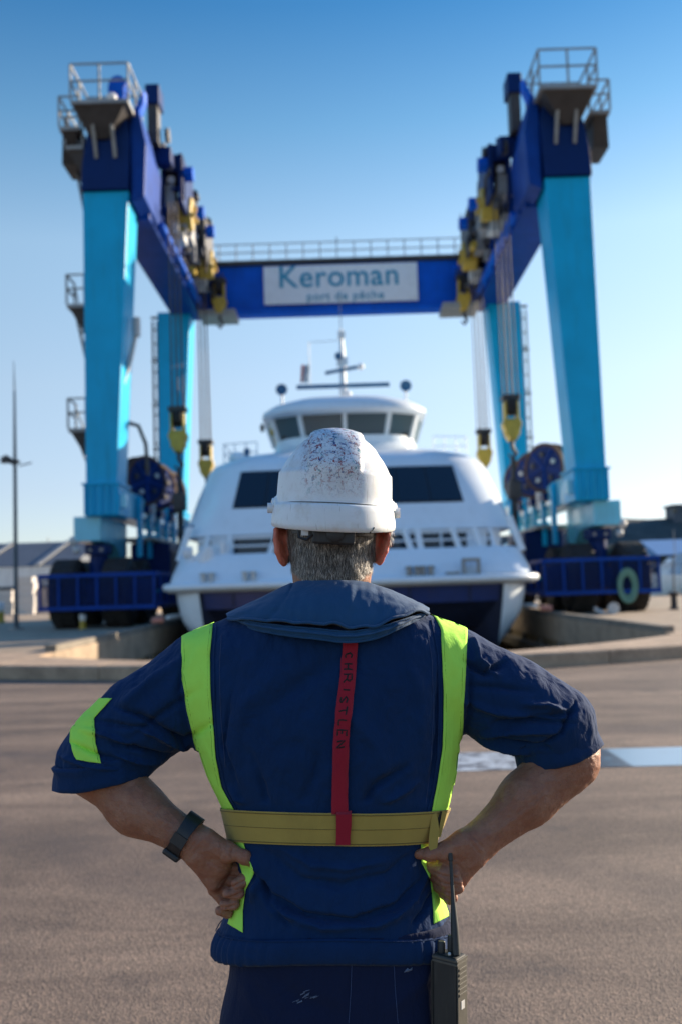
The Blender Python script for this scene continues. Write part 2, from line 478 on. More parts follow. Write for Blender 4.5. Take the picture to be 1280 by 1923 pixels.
wheel_proto = None
def wheel(x, y):
    global wheel_proto
    if wheel_proto is not None:
        return dup(wheel_proto, lift, (x - XC, y - 43.5, 1.27))
    t = MB(); w = 0.50; r = 1.27
    t.lathe((0, 0, 0), (1, 0, 0), [(0.62, -w * .86), (0.95, -w), (1.14, -w * .97), (1.235, -w * .80), (1.262, -w * .4), (r, 0),
                                   (1.262, w * .4), (1.235, w * .80), (1.14, w * .97), (0.95, w), (0.62, w * .86)], 40)
    o = link('wheel', t.mesh('tyre'), M_RUBBER, lift, True); o.data.set_sharp_from_angle(angle=R(50))
    # tread lugs
    l = MB()
    for k in range(26):
        a = 2 * math.pi * k / 26
        for sgn in (-1, 1):
            M = Matrix.Rotation(a + (0.12 if sgn > 0 else 0), 4, 'X')
            l.box(0.04 if sgn > 0 else -0.42, 0.42 if sgn > 0 else -0.04, -0.085, 0.085, 1.24, 1.295, M)
    setp(link('tread_lugs', l.mesh('tread_lugs'), M_RUBBER, o), kind='stuff')
    q = MB(); q.lathe((0, 0, 0), (1, 0, 0), [(0.02, -.30), (0.30, -.30), (0.34, -.22), (0.58, -.24), (0.64, -.44), (0.66, -.44), (0.64, 0), (0.66, .44), (0.64, .44), (0.58, .24), (0.34, .22), (0.30, .30), (0.02, .30)], 28)
    link('rim', q.mesh('rim'), M_BLUE, o, True).data.set_sharp_from_angle(angle=R(30))
    o.location = (x - XC, y - 43.5, 1.27)
    wheel_proto = o
    return o

for s in (-1, 1):
    # ---- legs
    for yf, ztop in ((36.0, 16.4), (50.9, 16.0)):
        yb = yf + 1.7
        mb = MB()
        lo = [sp(s, 8.32, yf, 5.5), sp(s, 9.45, yf, 5.5), sp(s, 9.45, yb, 5.5), sp(s, 8.32, yb, 5.5)]
        hi = [sp(s, 7.72, yf, ztop), sp(s, 9.43, yf, ztop), sp(s, 9.43, yb, ztop), sp(s, 7.72, yb, ztop)]
        mb.hexa(lo, hi)
        leg = mb.build('leg', M_TEAL, lift, bevel=0.04)
        mb = MB(); sbox(mb, s, 8.24, 9.52, yf - .06, yb + .06, 4.32, 5.44)
        col_ = mb.build('leg_collar', M_TEAL, lift, bevel=0.03)
        for j in range(5):
            q = MB(); xx = 8.30 + j * 0.28
            sbox(q, s, xx, xx + 0.05, yf - .16, yf - .055, 4.34, 5.42); q.build('rib', M_TEAL, col_)
        q = MB(); sbox(q, s, 8.16, 9.58, yf - .12, yb + .12, 5.442, 5.52); q.build('collar_flange', M_TEAL, col_)
        q = MB(); sbox(q, s, 8.02, 8.235, yf + .1, yf + .5, 4.6, 5.1); q.build('collar_lug', M_TEAL2, col_)
        # ---- bogie head box with a gusset dropping at its inner end
        dy = 0 if yf < 40 else 0
        y0 = yf + 0.25 if yf < 40 else yf + 2.15
        d = 1 if yf < 40 else -1
        mb = MB()
        prof = [(0, 4.32), (4.4, 4.32), (4.4, 3.0), (3.6, 2.75), (2.4, 3.35), (1.5, 3.40), (0, 3.42)]
        mb.prism(prof, lambda p: (X(s, 8.98), y0 + d * p[0], p[1]), lambda p: (X(s, 9.98), y0 + d * p[0], p[1]))
        mb.build('bogie_beam', M_TEAL2, lift, bevel=0.03)
        # pivots, axles and wheels
        for j, dyw in enumerate((1.05, 4.05)):
            yw = y0 + d * dyw
            mb = MB(); sbox(mb, s, 8.93, 9.72, yw - .5, yw + .5, 2.95, 3.33 if j == 0 else 2.85 + .1)
            mb.cyl(sp(s, 9.32, yw, 2.35), (0, 0, 1), 0.34, 1.25, 20)
            sbox(mb, s, 8.95, 9.7, yw - .42, yw + .42, 1.2, 1.85)
            pv = mb.build('pivot_post', M_NAVYB, lift, bevel=0.02)
            mb = MB(); mb.cyl(sp(s, 9.35, yw, 1.27), (1, 0, 0), 0.2, 2.4, 14); mb.build('axle', M_DARK, pv, True)
            for k in range(2):
                q = MB(); q.cyl(sp(s, 9.10 + .42 * k, yw - .52, 3.12), (0, 1, 0), 0.07, 0.06, 10); q.build('bolt', M_GREY, pv)
            wheel(X(s, 10.46), yw); wheel(X(s, 8.55 - 0.0), yw)
        # work lamps at the end of the bogie
        if yf < 40:
            mb = MB(); mb.ball(sp(s, 9.85, y0 - .1, 3.1), 0.14, 12, 8); mb.build('work_lamp', M_PALE, lift, True)
            mb = MB(); mb.ball(sp(s, 10.02, y0 + .1, 3.45), 0.17, 12, 8); mb.cyl(sp(s, 10.0, y0 + .1, 3.25), (0, 0, 1), 0.04, 0.4); mb.build('beacon', M_PALE, lift, True)
        # ---- guard cage round the wheels
        yc0, yc1 = (y0 - .62, y0 + 5.8) if d > 0 else (y0 - 5.8, y0 + .62)
        cage = MB()
        for z in (1.0, 2.17):
            for a, c in ((sp(s, 11.05, yc0, z), sp(s, 6.95, yc0, z)), (sp(s, 11.05, yc0, z), sp(s, 11.05, yc1, z)), (sp(s, 6.95, yc0, z), sp(s, 6.95, yc1, z)), (sp(s, 11.05, yc1, z), sp(s, 6.95, yc1, z))):
                cage.bar(a, c, 0.12, 0.14)
        cg = cage.build('guard_rail', M_RAIL, lift)
        for j in range(7):
            q = MB(); q.bar(sp(s, 11.05 - j * 0.683, yc0, 1.07), sp(s, 11.05 - j * 0.683, yc0, 2.10), 0.07); q.build('guard_post', M_RAIL, cg)
        for xx in (6.95, 11.05):
            for j in range(1, 6):
                yy = yc0 + (yc1 - yc0) * j / 5.0
                q = MB(); q.bar(sp(s, xx, yy, 1.07), sp(s, xx, yy, 2.10), 0.10); q.build('guard_post', M_RAIL, cg)
        # mesh infill of the cage
        q = MB()
        for j in range(52):
            xx = 11.0 - j * 0.078
            q.bar(sp(s, xx, yc0 + .07, 1.05), sp(s, xx, yc0 + .07, 2.12), 0.035)
        setp(q.build('guard_mesh', M_NAVYB, cg), kind='stuff')
        mb = MB(); sbox(mb, s, 7.2, 8.0, yc0 + .9, yc0 + 1.9, 0.9, 2.0); mb.build('drive_box', M_NAVYB, lift, bevel=.04)
    # ---- low side beam, plant housings
    mb = MB(); sbox(mb, s, 8.30, 9.30, 37.9, 50.7, 4.36, 5.40); mb.build('side_beam', M_TEAL2, lift, bevel=.03)
    for j in range(6):
        y = 39.2 + j * 2.0
        mb = MB(); sbox(mb, s, 8.10, 8.27, y, y + .3, 2.9, 5.3); mb.build('beam_post', M_TEAL, lift)
        mb = MB(); sbox(mb, s, 8.16, 8.28, y + .45, y + 1.5, 4.5, 5.25); mb.build('side_panel', M_PALE if j % 2 else M_TEAL2, lift)
    mb = MB(); sbox(mb, s, 7.45, 9.1, 41.9, 46.2, 1.6, 3.55); mb.build('engine_house', M_NAVYB, lift, bevel=.04)
    for j in range(4):
        q = MB(); sbox(q, s, 7.42, 7.449, 42.2 + j, 42.9 + j, 2.2, 3.2); q.build('louvre', M_DARK, lift)
    mb = MB(); sbox(mb, s, 7.6, 9.0, 46.6, 48.8, 1.5, 3.3); mb.build('tank', M_TEAL, lift, bevel=.05)
    mb = MB(); sbox(mb, s, 7.9, 9.25, 41.0, 48.9, 3.62, 3.75); mb.build('plant_deck', M_GREY, lift)
    # ---- cable reels standing on the side beam, their faces turned inward and forward
    for j, y in enumerate((40.6, 43.3, 46.0)):
        ax = Vector((-s * .78, -.63, 0)); c = Vector(sp(s, 8.30, y, 6.05)); sd_ = Vector((0, 0, 1)).cross(ax)
        q = MB(); q.lathe(c, ax, [(0.16, -.30), (0.95, -.30), (0.95, -.25), (0.55, -.23), (0.55, .19), (0.95, .21), (0.95, .26), (0.16, .26)], 32)
        w = q.build('cable_reel', M_NAVYB, lift, True, angle=30)
        q = MB(); q.lathe(c, ax, [(0.56, -.22), (0.86, -.22), (0.89, -.1), (0.86, 0), (0.89, .1), (0.86, .18), (0.56, .18)], 32); q.build('wound_cable', M_RUST, w, True)
        for h in (-.31, .20):
            q = MB(); q.lathe(c, ax, [(0.90, h), (1.03, h), (1.03, h + .09), (0.90, h + .09), (0.90, h)], 32); q.build('flange_rim', M_RUST, w, True, angle=30)
        for k in range(5):
            a = k * 2 * math.pi / 5 + .4
            p = c + ax * .30 + sd_ * (.56 * math.cos(a)) + Vector((0, 0, .56 * math.sin(a)))
            q = MB(); q.cyl(p, ax, .10, .08, 12); q.build('flange_boss', M_PALE if (k + j) % 3 == 0 else M_DARK, w, True, angle=30)
            e = c + ax * .275 + sd_ * (.88 * math.cos(a + .6)) + Vector((0, 0, .88 * math.sin(a + .6)))
            q = MB(); q.bar(c + ax * .275, e, .10, .05); q.build('spoke', M_RAIL, w)
        q = MB(); sbox(q, s, 7.95, 8.6, y - .45, y + .45, 4.72, 5.0); q.build('reel_base', M_NAVYB, w)
        q = MB(); sbox(q, s, 8.55, 8.95, y + .2, y + .8, 5.42, 6.3); q.build('reel_motor', M_NAVYB, w)
    # ---- head of the front leg
    mb = MB()
    mb.prism([(7.70, 16.41), (9.47, 16.41), (9.40, 17.5), (9.22, 18.5), (9.0, 18.9), (7.75, 19.3), (7.62, 18.4)],
             lambda p: (X(s, p[0]), 35.85, p[1]), lambda p: (X(s, p[0]), 37.9, p[1]))
    mb.build('leg_head', M_NAVYB, lift, bevel=.04)  # darker blue puts the shade below the platform into the colour
    mb = MB()
    mb.prism([(7.15, 16.2), (7.62, 16.0), (7.62, 19.3), (7.40, 19.7), (7.28, 19.4), (7.05, 18.2)],
             lambda p: (X(s, p[0]), 36.05, p[1]), lambda p: (X(s, p[0]), 39.2, p[1] - 0.1))
    mb.build('head_gusset', M_RAIL, lift, bevel=.03)
    # curved arm up to the top platform
    mb = MB(); arc = []
    for k in range(9):
        t = k / 8
        arc.append((8.6 - 1.42 * t ** .75, 18.5 + 1.75 * t ** 1.6))
    mb.rings([[sp(s, a, 36.4, b - .22), sp(s, a, 36.4, b + .22), sp(s, a - .06, 36.75, b + .22), sp(s, a - .06, 36.75, b - .22)] for a, b in arc])
    mb.build('platform_arm', M_BLUE, lift)
    # ---- longitudinal top beam
    mb = MB(); sbox(mb, s, 7.25, 8.75, 37.6, 52.4, 15.9, 18.3)
    tb = mb.build('top_beam', M_RAIL, lift, bevel=.04)  # underside shade put into the beam's darker blue
    for j in range(8):
        q = MB(); sbox(q, s, 7.16, 7.245, 38.4 + j * 1.75, 38.5 + j * 1.75, 15.95, 18.2); q.build('stiffener', M_RAIL, tb)
    mb = MB(); sbox(mb, s, 6.95, 7.24, 39.0, 51.0, 16.1, 16.28); mb.build('trolley_rail', M_BLUE, tb)
    # ---- platforms
    def platform(x0, x1, y0, y1, z, h, rails, under=True):
        p = MB(); sbox(p, s, x0, x1, y0, y1, z, z + .14); pl = p.build('platform', M_GREY, lift)
        if under:
            q = MB(); xm = (x0 + x1) / 2
            q.hexa([sp(s, xm - .3 + .2, y0 + .8, z - .95), sp(s, xm + .5, y0 + .8, z - .95), sp(s, xm + .5, y1 - .2, z - .95), sp(s, xm - .1, y1 - .2, z - .95)],
                   [sp(s, x0 + .15, y0 + .1, z - .004), sp(s, x1 - .1, y0 + .1, z - .004), sp(s, x1 - .1, y1 - .05, z - .004), sp(s, x0 + .15, y1 - .05, z - .004)])
            q.build('platform_bracket', M_DARK, pl)
        edges = []
        if 'f' in rails: edges.append(((x0, y0), (x1, y0)))
        if 'b' in rails: edges.append(((x0, y1), (x1, y1)))
        if 'i' in rails: edges.append(((x0, y0), (x0, y1)))
        if 'o' in rails: edges.append(((x1, y0), (x1, y1)))
        q = MB(); done = set()
        for (a, b) in edges:
            for zz in (z + .14 + h, z + .14 + h * .52): q.bar(sp(s, *a, zz), sp(s, *b, zz), .06)
            n_ = 2 if abs(a[0] - b[0]) + abs(a[1] - b[1]) > 1.2 else 1
            for k in range(n_ + 1):
                x, y = a[0] + (b[0] - a[0]) * k / n_, a[1] + (b[1] - a[1]) * k / n_
                if (round(x, 2), round(y, 2)) in done: continue
                done.add((round(x, 2), round(y, 2)))
                g = MB(); g.bar(sp(s, x, y, z + .13), sp(s, x, y, z + .14 + h), .07); g.build('rail_post', M_GREY, pl)
        q.build('guard_rail', M_GREY, pl)
        return pl
    platform(7.45, 9.55, 34.9, 37.4, 19.25, 1.34, 'fbio')
    platform(9.50, 10.25, 35.9, 38.4, 18.75, 1.15, 'fo')
    # sloping struts beneath the top platform
    for xx in (8.2, 8.9):
        q = MB(); q.bar(sp(s, xx, 35.3, 19.2), sp(s, xx - .05, 35.84, 17.6), .12); q.build('strut', M_GREY, lift)
    # ---- gear on the platform and along the inner side of the top beam
    if s < 0:
        q = MB(); sbox(q, s, 7.75, 8.35, 35.6, 36.4, 19.4, 20.3); q.cyl(sp(s, 8.0, 36.0, 20.35), (0, 1, 0), .33, .7, 18); q.build('hydraulic_unit', M_BLUE, lift, bevel=.03)
        q = MB(); q.ball(sp(s, 8.15, 35.35, 19.65), .2, 10, 7); q.build('lamp', M_WHITEP, lift, True)
    q = MB(); q.ball(sp(s, 8.95, 35.84, 18.5), .12, 10, 7); q.build('lamp', M_WHITEP, lift, True)
    q = MB(); sbox(q, s, 6.95, 7.35, 38.0, 38.7, 19.2, 20.7); q.build('sheave_post', M_DARK, lift)
    q = MB(); sbox(q, s, 6.85, 7.42, 37.9, 38.9, 20.7, 21.5); q.build('sheave_post_head', M_NAVYB, lift, bevel=.05)
    q = MB(); sbox(q, s, 6.55, 7.5, 38.6, 39.3, 18.6, 19.25); q.build('cross_head', M_NAVYB, lift, bevel=.03)
    for yy, f in ((39.6, 1.0), (46.3, .96)):
        rgt = 6.75
        q = MB()                                            # trolley frame: two cheeks and ties
        sbox(q, s, 6.25, 6.42, yy, yy + 3.0, 17.3, 19.4); sbox(q, s, 7.0, 7.15, yy, yy + 3.0, 17.2, 19.0)
        sbox(q, s, 6.25, 7.15, yy + .1, yy + .4, 18.7, 19.4); sbox(q, s, 6.25, 7.15, yy + 2.6, yy + 2.9, 17.2, 17.8)
        tr = q.build('hoist_trolley', M_NAVYB if yy < 40 else M_DARK, lift, bevel=.02)
        for k in range(4):
            q = MB(); q.lathe(sp(s, 6.50 + .13 * k, yy + 1.0, 18.9), (1, 0, 0), [(.12, -.05), (.75, -.055), (.75, -.035), (.66, -.01), (.66, .01), (.75, .035), (.75, .055), (.12, .05)], 22)
            q.build('sheave', M_DARK, tr, True, angle=30)
        q = MB(); sbox(q, s, 6.62, 7.3, yy + 0.2, yy + 1.2, 17.3, 18.2); q.build('gearbox', M_GREY, tr, bevel=.04)
        q = MB(); q.cyl(sp(s, 6.1, yy + .5, 18.7), (1, 0, 0), .30, .45, 16); q.build('drive_motor', M_BLUE, tr, True, angle=40)
        q = MB(); q.cyl(sp(s, 6.75, yy + .2, 18.35), (0, 1, 0), .16, .2, 12); q.build('lamp', M_PALE, tr, True, angle=40)
        q = MB()                                            # yellow sheave block
        q.prism([(.1, 17.2), (.4, 16.8), (.9, 16.9), (1.1, 17.6), (.8, 18.3), (.3, 18.2), (0, 17.7)], lambda p: (X(s, 6.12), yy + 1.3 + p[0], p[1]), lambda p: (X(s, 6.85), yy + 1.3 + p[0], p[1]))
        q.build('sheave_block', M_YEL, tr, bevel=.06)
        for k in range(3):
            q = MB(); q.cyl(sp(s, 6.04, yy + 1.6 + .35 * k, 17.4 + .4 * (k % 2)), (1, 0, 0), .13, .12, 12); q.build('pin', M_YEL, tr, True, angle=40)
        q = MB(); sbox(q, s, 6.5, 7.1, yy + 1.8, yy + 2.7, 16.4, 16.95); q.build('counter_plate', M_PALE, tr, bevel=.03)
        q = MB(); sbox(q, s, 6.42, 7.1, yy + 3.2, yy + 4.5, 17.0, 18.9 if yy < 42 else 18.2); q.build('gear_case', M_GREY if yy < 42 else M_NAVYB, tr, bevel=.05)
        q = MB(); q.cyl(sp(s, 6.6, yy + 3.8, 19.0 if yy < 42 else 18.3), (1, 0, 0), .42, .5, 18); q.build('brake_drum', M_DARK, tr, True, angle=40)
        q = MB(); q.bar(sp(s, 6.35, yy + 3.4, 18.8), sp(s, 6.35, yy + 3.4, 20.3), .05); q.build('aerial', M_GREY, tr)
        q = MB(); q.cyl(sp(s, 6.2, yy + 4.2, 18.5 if yy < 42 else 17.6), (1, 0, 0), .28, .5, 16); q.build('drive_motor', M_BLUE, tr, True, angle=40)
    # smaller gear crowded along the beam: pulleys, pipes, brackets, boxes
    rg_ = random.Random(11 if s < 0 else 12)
    for k in range(38):
        yy = 38.6 + 11.8 * (k + rg_.random() * .8) / 38; xp = rg_.uniform(6.15, 7.1); z = rg_.uniform(16.5, 20.0) - (yy - 38.6) * .05
        kind_ = k % 5; q = MB()
        if kind_ == 0:
            q.lathe(sp(s, xp, yy, z), (1, 0, 0), [(.06, -.07), (.32, -.07), (.26, 0), (.32, .07), (.06, .07)], 16); q.build('pulley', M_DARK, lift, True, angle=30)
        elif kind_ == 1:
            q.tube([sp(s, xp, yy, z), sp(s, xp + .1, yy + .5, z + .5), sp(s, xp, yy + 1.1, z + .3), sp(s, xp + .05, yy + 1.6, z - .3)], .06, 6); q.build('hose', M_DARK, lift, True)
        elif kind_ == 2:
            q.box(*sorted((X(s, xp), X(s, xp + .3))), yy, yy + .4, z, z + .5); q.build('junction_box', M_PALE if k % 2 else M_GREY, lift, bevel=.03)
        elif kind_ == 3:
            q.bar(sp(s, xp, yy, z), sp(s, xp, yy + .1, z + .9), .12); q.bar(sp(s, xp, yy, z + .45), sp(s, xp + .5, yy, z + .45), .10); q.build('bracket', M_NAVYB if k % 2 else M_GREY, lift)
        else:
            q.cyl(sp(s, xp, yy, z), (0, 1, 0), .16, .6, 12); q.build('hydraulic_cylinder', M_YEL if k % 3 == 0 else M_DARK, lift, True, angle=40)
    # walkway and rail along the top beam
    q = MB(); sbox(q, s, 6.9, 8.7, 40.0, 51.0, 18.32, 18.42); wk = q.build('walkway', M_GREY, lift)
    for j in range(7):
        g = MB(); g.bar(sp(s, 8.6, 40.2 + j * 1.7, 18.43), sp(s, 8.6, 40.2 + j * 1.7, 19.5), .06); g.build('rail_post', M_GREY, wk)
    g = MB(); g.bar(sp(s, 8.6, 40.0, 19.5), sp(s, 8.6, 50.6, 19.5), .06); g.bar(sp(s, 8.6, 40.0, 19.0), sp(s, 8.6, 50.6, 19.0), .05); g.build('guard_rail', M_GREY, wk)
    # ---- stairs on the outer side of the left front leg, caged ladders on the rear legs
    if s < 0:
        for z, z2 in ((18.15, 15.0), (12.1, 9.0), (7.45, 5.6)):
            platform(9.46, 10.12, 36.2, 37.3, z, 1.1, 'fo', under=False)
            q = MB(); q.hexa([sp(s, 9.46, 36.6, z - .85), sp(s, 9.6, 36.6, z - .85), sp(s, 9.6, 37.2, z - .85), sp(s, 9.46, 37.2, z - .85)],
                             [sp(s, 9.46, 36.3, z - .004), sp(s, 10.05, 36.3, z - .004), sp(s, 10.05, 37.3, z - .004), sp(s, 9.46, 37.3, z - .004)])
            q.build('platform_bracket', M_DARK, lift)
            st = MB(); st.bar(sp(s, 9.50, 37.3, z), sp(s, 9.50, 40.4, z2), .06, .22); st.bar(sp(s, 10.05, 37.3, z), sp(s, 10.05, 40.4, z2), .06, .22)
            st = st.build('stair_flight', M_GREY, lift)
            for k in range(9):
                t = (k + .5) / 9
                g = MB(); yy = 37.3 + 3.1 * t; zz = z + (z2 - z) * t
                sbox(g, s, 9.53, 10.02, yy - .13, yy + .13, zz - .02, zz + .02); g.build('tread', M_GREY, st)
            g = MB(); g.bar(sp(s, 10.08, 37.3, z + 1.0), sp(s, 10.08, 40.4, z2 + 1.0), .05); g.build('handrail', M_GREY, st)
    lad = MB()
    for xx in (9.50, 9.74): lad.bar(sp(s, xx, 51.2, 5.0), sp(s, xx, 51.2, 15.6), .10)
    lad = lad.build('ladder', M_DARK if s < 0 else M_PALE, lift)  # left dark, right pale: shade and sunlight put into the colour
    for k in range(14):
        g = MB(); z = 5.4 + k * .75; g.bar(sp(s, 9.50, 51.2, z), sp(s, 9.74, 51.2, z), .06); g.build('rung', M_DARK, lad)
    for k in range(5):
        g = MB(); z = 6.5 + k * 2.3; g.box(*sorted((X(s, 9.46), X(s, 9.80))), 51.0, 51.16, z, z + .12); g.build('cage_hoop', M_GREY, lad)
    # jib arm with lamp inside the left leg
    if s < 0:
        q = MB(); q.tube([sp(s, 8.22, 36.7, 9.2), sp(s, 7.95, 36.9, 10.2), sp(s, 7.75, 37.0, 11.2)], .09, 8); q.cyl(sp(s, 7.72, 37.0, 11.5), (0, 0, 1), .16, .7, 12); q.build('lamp_arm', M_PALE, lift, True)
        q = MB(); q.tube([sp(s, 8.25, 37.8, 8.0), sp(s, 7.9, 38.0, 7.9), sp(s, 7.65, 38.1, 7.2), sp(s, 7.6, 38.2, 6.0)], .08, 8); q.build('hose', M_DARK, lift, True)
# fire hose coiled on the right guard rail
q = MB()
for k in range(4):
    rr = .48 - k * .055
    q.tube([(X(1, 9.86) + rr * .68 * math.cos(a), 35.48 + .02 * k, 1.20 + rr * 1.22 * math.sin(a)) for a in [2 * math.pi * i / 28 for i in range(29)]], .05, 6, cap=False)
hs = q.build('hose_coil', paint('hose_green', (0.12, 0.27, 0.21), rough=0.6), None, True)
setp(hs, 'green hose coiled and hung on the blue wheel guard at right', 'hose')
# ---- rear cross beam, sign, walkway
mb = MB(); mb.box(XC - 7.24, XC + 7.24, 51.0, 52.6, 15.95, 18.35); cb = mb.build('cross_beam', M_BLUE, lift, bevel=.04)
mb = MB(); mb.box(XC - 7.2, XC + 7.2, 50.84, 50.995, 15.72, 15.99); mb.build('lower_flange', M_BLUE, cb)
for s in (-1, 1):
    q = MB(); sbox(q, s, 5.25, 7.1, 49.6, 51.6, 15.42, 15.70); q.build('trolley_stop', M_GREY, lift)
mb = MB(); mb.box(XC - 7.0, XC + 7.0, 50.8, 52.7, 18.36, 18.58); wk = mb.build('walkway', M_DARK, lift)
g = MB()
for z in (19.0, 19.45): g.bar((XC - 7, 50.85, z), (XC + 7, 50.85, z), .05)
g.build('guard_rail', M_GREY, wk)
for k in range(17):
    x = XC - 7 + 14 * k / 16
    g = MB(); g.bar((x, 50.85, 18.58), (x, 50.85, 19.45 + (0.25 if k == 8 else 0)), .055); g.build('rail_post', M_GREY, wk)
mb = MB(); mb.box(-3.62, 4.34, 50.78, 50.90, 16.2, 18.2); sg = mb.build('sign_board', paint('sign_white', (0.82, 0.84, 0.86), rough=0.4, var=0.04), lift)
for txt, size, cx, cz, off, spc in (('Keroman', 1.62, 0.26, 17.55, .014, 1.04), ('port de pêche', .62, .58, 16.52, .004, 1.12)):
    me = text_mesh(txt, size, .02, off, spc)
    me.transform(Matrix.Translation(Vector((cx, 50.765, cz)) - parent_origin(sg)) @ Matrix.Rotation(R(90), 4, 'X'))
    link('lettering', me, M_SIGNT, sg)

# ---- hook blocks with their ropes, and slings round the hull
def hook_block(x, y, z, ztop, lab, hang):
    o = empty('hook_block', (x, y, z), lab, 'hook block', 'hook blocks hanging on wire ropes inside the gantry')
    q = MB()
    for k in range(2): q.box(x - .29 + k * .48, x - .19 + k * .48, y - .28, y + .28, z + .1, z + 1.45)
    q.build('cheek_plate', M_YEL, o, bevel=.03)
    q = MB(); q.prism([(-.38, .55), (-.15, -.1), (.15, -.1), (.38, .55), (.30, .75), (-.30, .75)], lambda p: (x + p[0], y - .34, z + p[1]), lambda p: (x + p[0], y + .34, z + p[1]))
    q.build('yoke', M_YEL, o, bevel=.04)
    for k in range(3):
        q = MB(); q.lathe((x - .12 + .12 * k, y, z + 1.3), (1, 0, 0), [(.06, -.05), (.42, -.05), (.36, 0), (.42, .05), (.06, .05)], 20); q.build('sheave', M_DARK, o, True, angle=30)
    q = MB(); q.box(x - .36, x + .36, y - .3, y + .3, z + 1.52, z + 1.72); q.build('guard_plate', M_DARK, o, bevel=.03)
    q = MB(); q.tube([(x, y, z), (x, y, z - .35), (x + .13, y, z - .6), (x, y, z - .8), (x - .17, y, z - .62)], [.09, .08, .09, .08, .04], 8); q.build('hook', M_DARK, o, True)
    for k in range(6):
        xx = x - .27 + .108 * k
        q = MB(); q.tube([(xx, y + (-.2 if k % 2 else .2), z + 1.5), (xx + (x - xx) * .2 - .05, y + (-.3 if k % 2 else .3), ztop)], .028, 6); q.build('rope', M_WIRE, o)
    if hang:
        s = 1 if x > 0 else -1
        t = MB()
        pts = [(x, y, z - .72), (x - s * .02, y, z - 2.0), (x - s * .02, y, 1.2), (x - s * .5, y, -.4), (x - s * 1.6, y, -1.5)]
        w = [.12, .30, .30, .30, .30]
        rg = []
        for (px, py, pz), ww in zip(pts, w):
            rg.append([(px - .07, py - ww, pz), (px + .07, py - ww, pz), (px + .07, py + ww, pz), (px - .07, py + ww, pz)])
        t.rings(rg)
        sl = t.build('lifting_sling', M_SLING)
        setp(sl, hang, 'sling', 'slings round the ferry hull')
        t = MB(); t.box(x - .24, x + .24, y - .34, y + .34, z - 2.4, z - 1.7); t.build('sling_shackle', M_DARK, sl, bevel=.06)
hook_block(X(-1, 6.53), 39.0, 7.05, 17.0, 'yellow hook block at front left, before the rear teal leg', 'dark webbing sling at front left beside the cable reels')
hook_block(X(1, 6.60), 39.0, 7.10, 17.0, 'yellow hook block at front right, before the rear teal leg', 'dark webbing sling at front right beside the cable reels')
hook_block(X(-1, 6.66), 48.0, 7.05, 16.6, 'yellow hook block at rear left, just above the ferry roof edge', None)
hook_block(X(1, 6.80), 48.0, 7.15, 16.6, 'yellow hook block at rear right, just above the ferry roof edge', None)
hook_block(X(-1, 6.05), 49.9, 15.6, 17.6, 'yellow hook block pulled up high at the left end of the sign beam', None)
hook_block(X(1, 6.35), 49.9, 15.4, 17.6, 'yellow hook block pulled up high at the right end of the sign beam', None)
# ================================================================ the catamaran ferry
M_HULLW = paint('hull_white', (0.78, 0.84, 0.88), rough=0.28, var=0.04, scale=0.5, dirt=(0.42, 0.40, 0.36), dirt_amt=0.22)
M_NAVY = paint('hull_navy', (0.024, 0.044, 0.16), rough=0.3, var=0.2, scale=0.6, dirt=(0.05, 0.045, 0.06), dirt_amt=0.5)
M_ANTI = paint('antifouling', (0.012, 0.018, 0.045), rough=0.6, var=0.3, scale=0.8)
M_DECK = paint('deck_grey', (0.42, 0.44, 0.46), rough=0.6, var=0.1)
M_GLASSD = glass_mat('tinted_glass', (0.010, 0.018, 0.028), 0.08)
M_GLASSW = glass_mat('bridge_glass', (0.055, 0.095, 0.115), 0.28)
M_RADAR = paint('radar_blue', (0.03, 0.13, 0.26), rough=0.5)
M_BLACK = paint('black_rubber', (0.02, 0.02, 0.022), rough=0.6, var=0.2)

FX = 0.26
ferry = empty('ferry', (FX, 45, -0.8), 'white catamaran ferry with navy band and rounded wheelhouse hanging in the hoist', 'ferry')
def F(x, y, z): return (FX + x, y, z)

def deck_y(x):                                  # front edge of the gunwale in plan
    return 32.55 + 0.012 * x * x + (max(0, abs(x) - 4.8) ** 2) * 0.35
# ---- two hulls
ZS = [1.42, 1.1, .8, .45, .1, -.3, -.6, -.85]
def outer(z):  return {1.42: 6.17, 1.1: 6.14, .8: 6.08, .45: 5.98, .1: 5.74, -.3: 5.36, -.6: 5.02, -.85: 4.62}[z]
def stemx(z):  return 5.03 - (1.42 - z) * .10
for s in (-1, 1):
    m = MB(); rg = []
    for i, t in enumerate([0, .3, .7, 1.2, 2, 3, 5, 9, 16, 25]):
        ring = []
        for z in ZS:                              # outer side, top to keel
            ys = 33.0 + (1.42 - z) ** 2 * .12 + t
            k = 1 - math.exp(-t / .75)
            x = stemx(z) + (outer(z) - stemx(z)) * k
            ring.append(F(s * x, ys, z - (.5 * min(1, t / 9) if z < -.2 else 0)))
        for z in reversed(ZS):
            ys = 33.0 + (1.42 - z) ** 2 * .12 + t
            k = 1 - math.exp(-t / 3.0)
            x = stemx(z) - (1.9 if z > -.3 else 1.9 - (-.3 - z) * 2.2) * k - .015
            ring.append(F(s * x, ys, z - (.5 * min(1, t / 9) if z < -.2 else 0)))
        rg.append(ring)
    m.rings(rg)
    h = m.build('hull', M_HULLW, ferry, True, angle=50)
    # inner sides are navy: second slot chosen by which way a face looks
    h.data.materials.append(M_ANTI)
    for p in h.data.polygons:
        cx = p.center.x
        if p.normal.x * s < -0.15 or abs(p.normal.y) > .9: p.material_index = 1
    # lilac-navy sheer strip high on the outer side of each bow
    m = MB(); m.tube([F(s * 6.30, 34.3 + .9 * k, .62) for k in range(26)], .07, 6); m.build('rubbing_strake', M_HULLW, ferry, True)
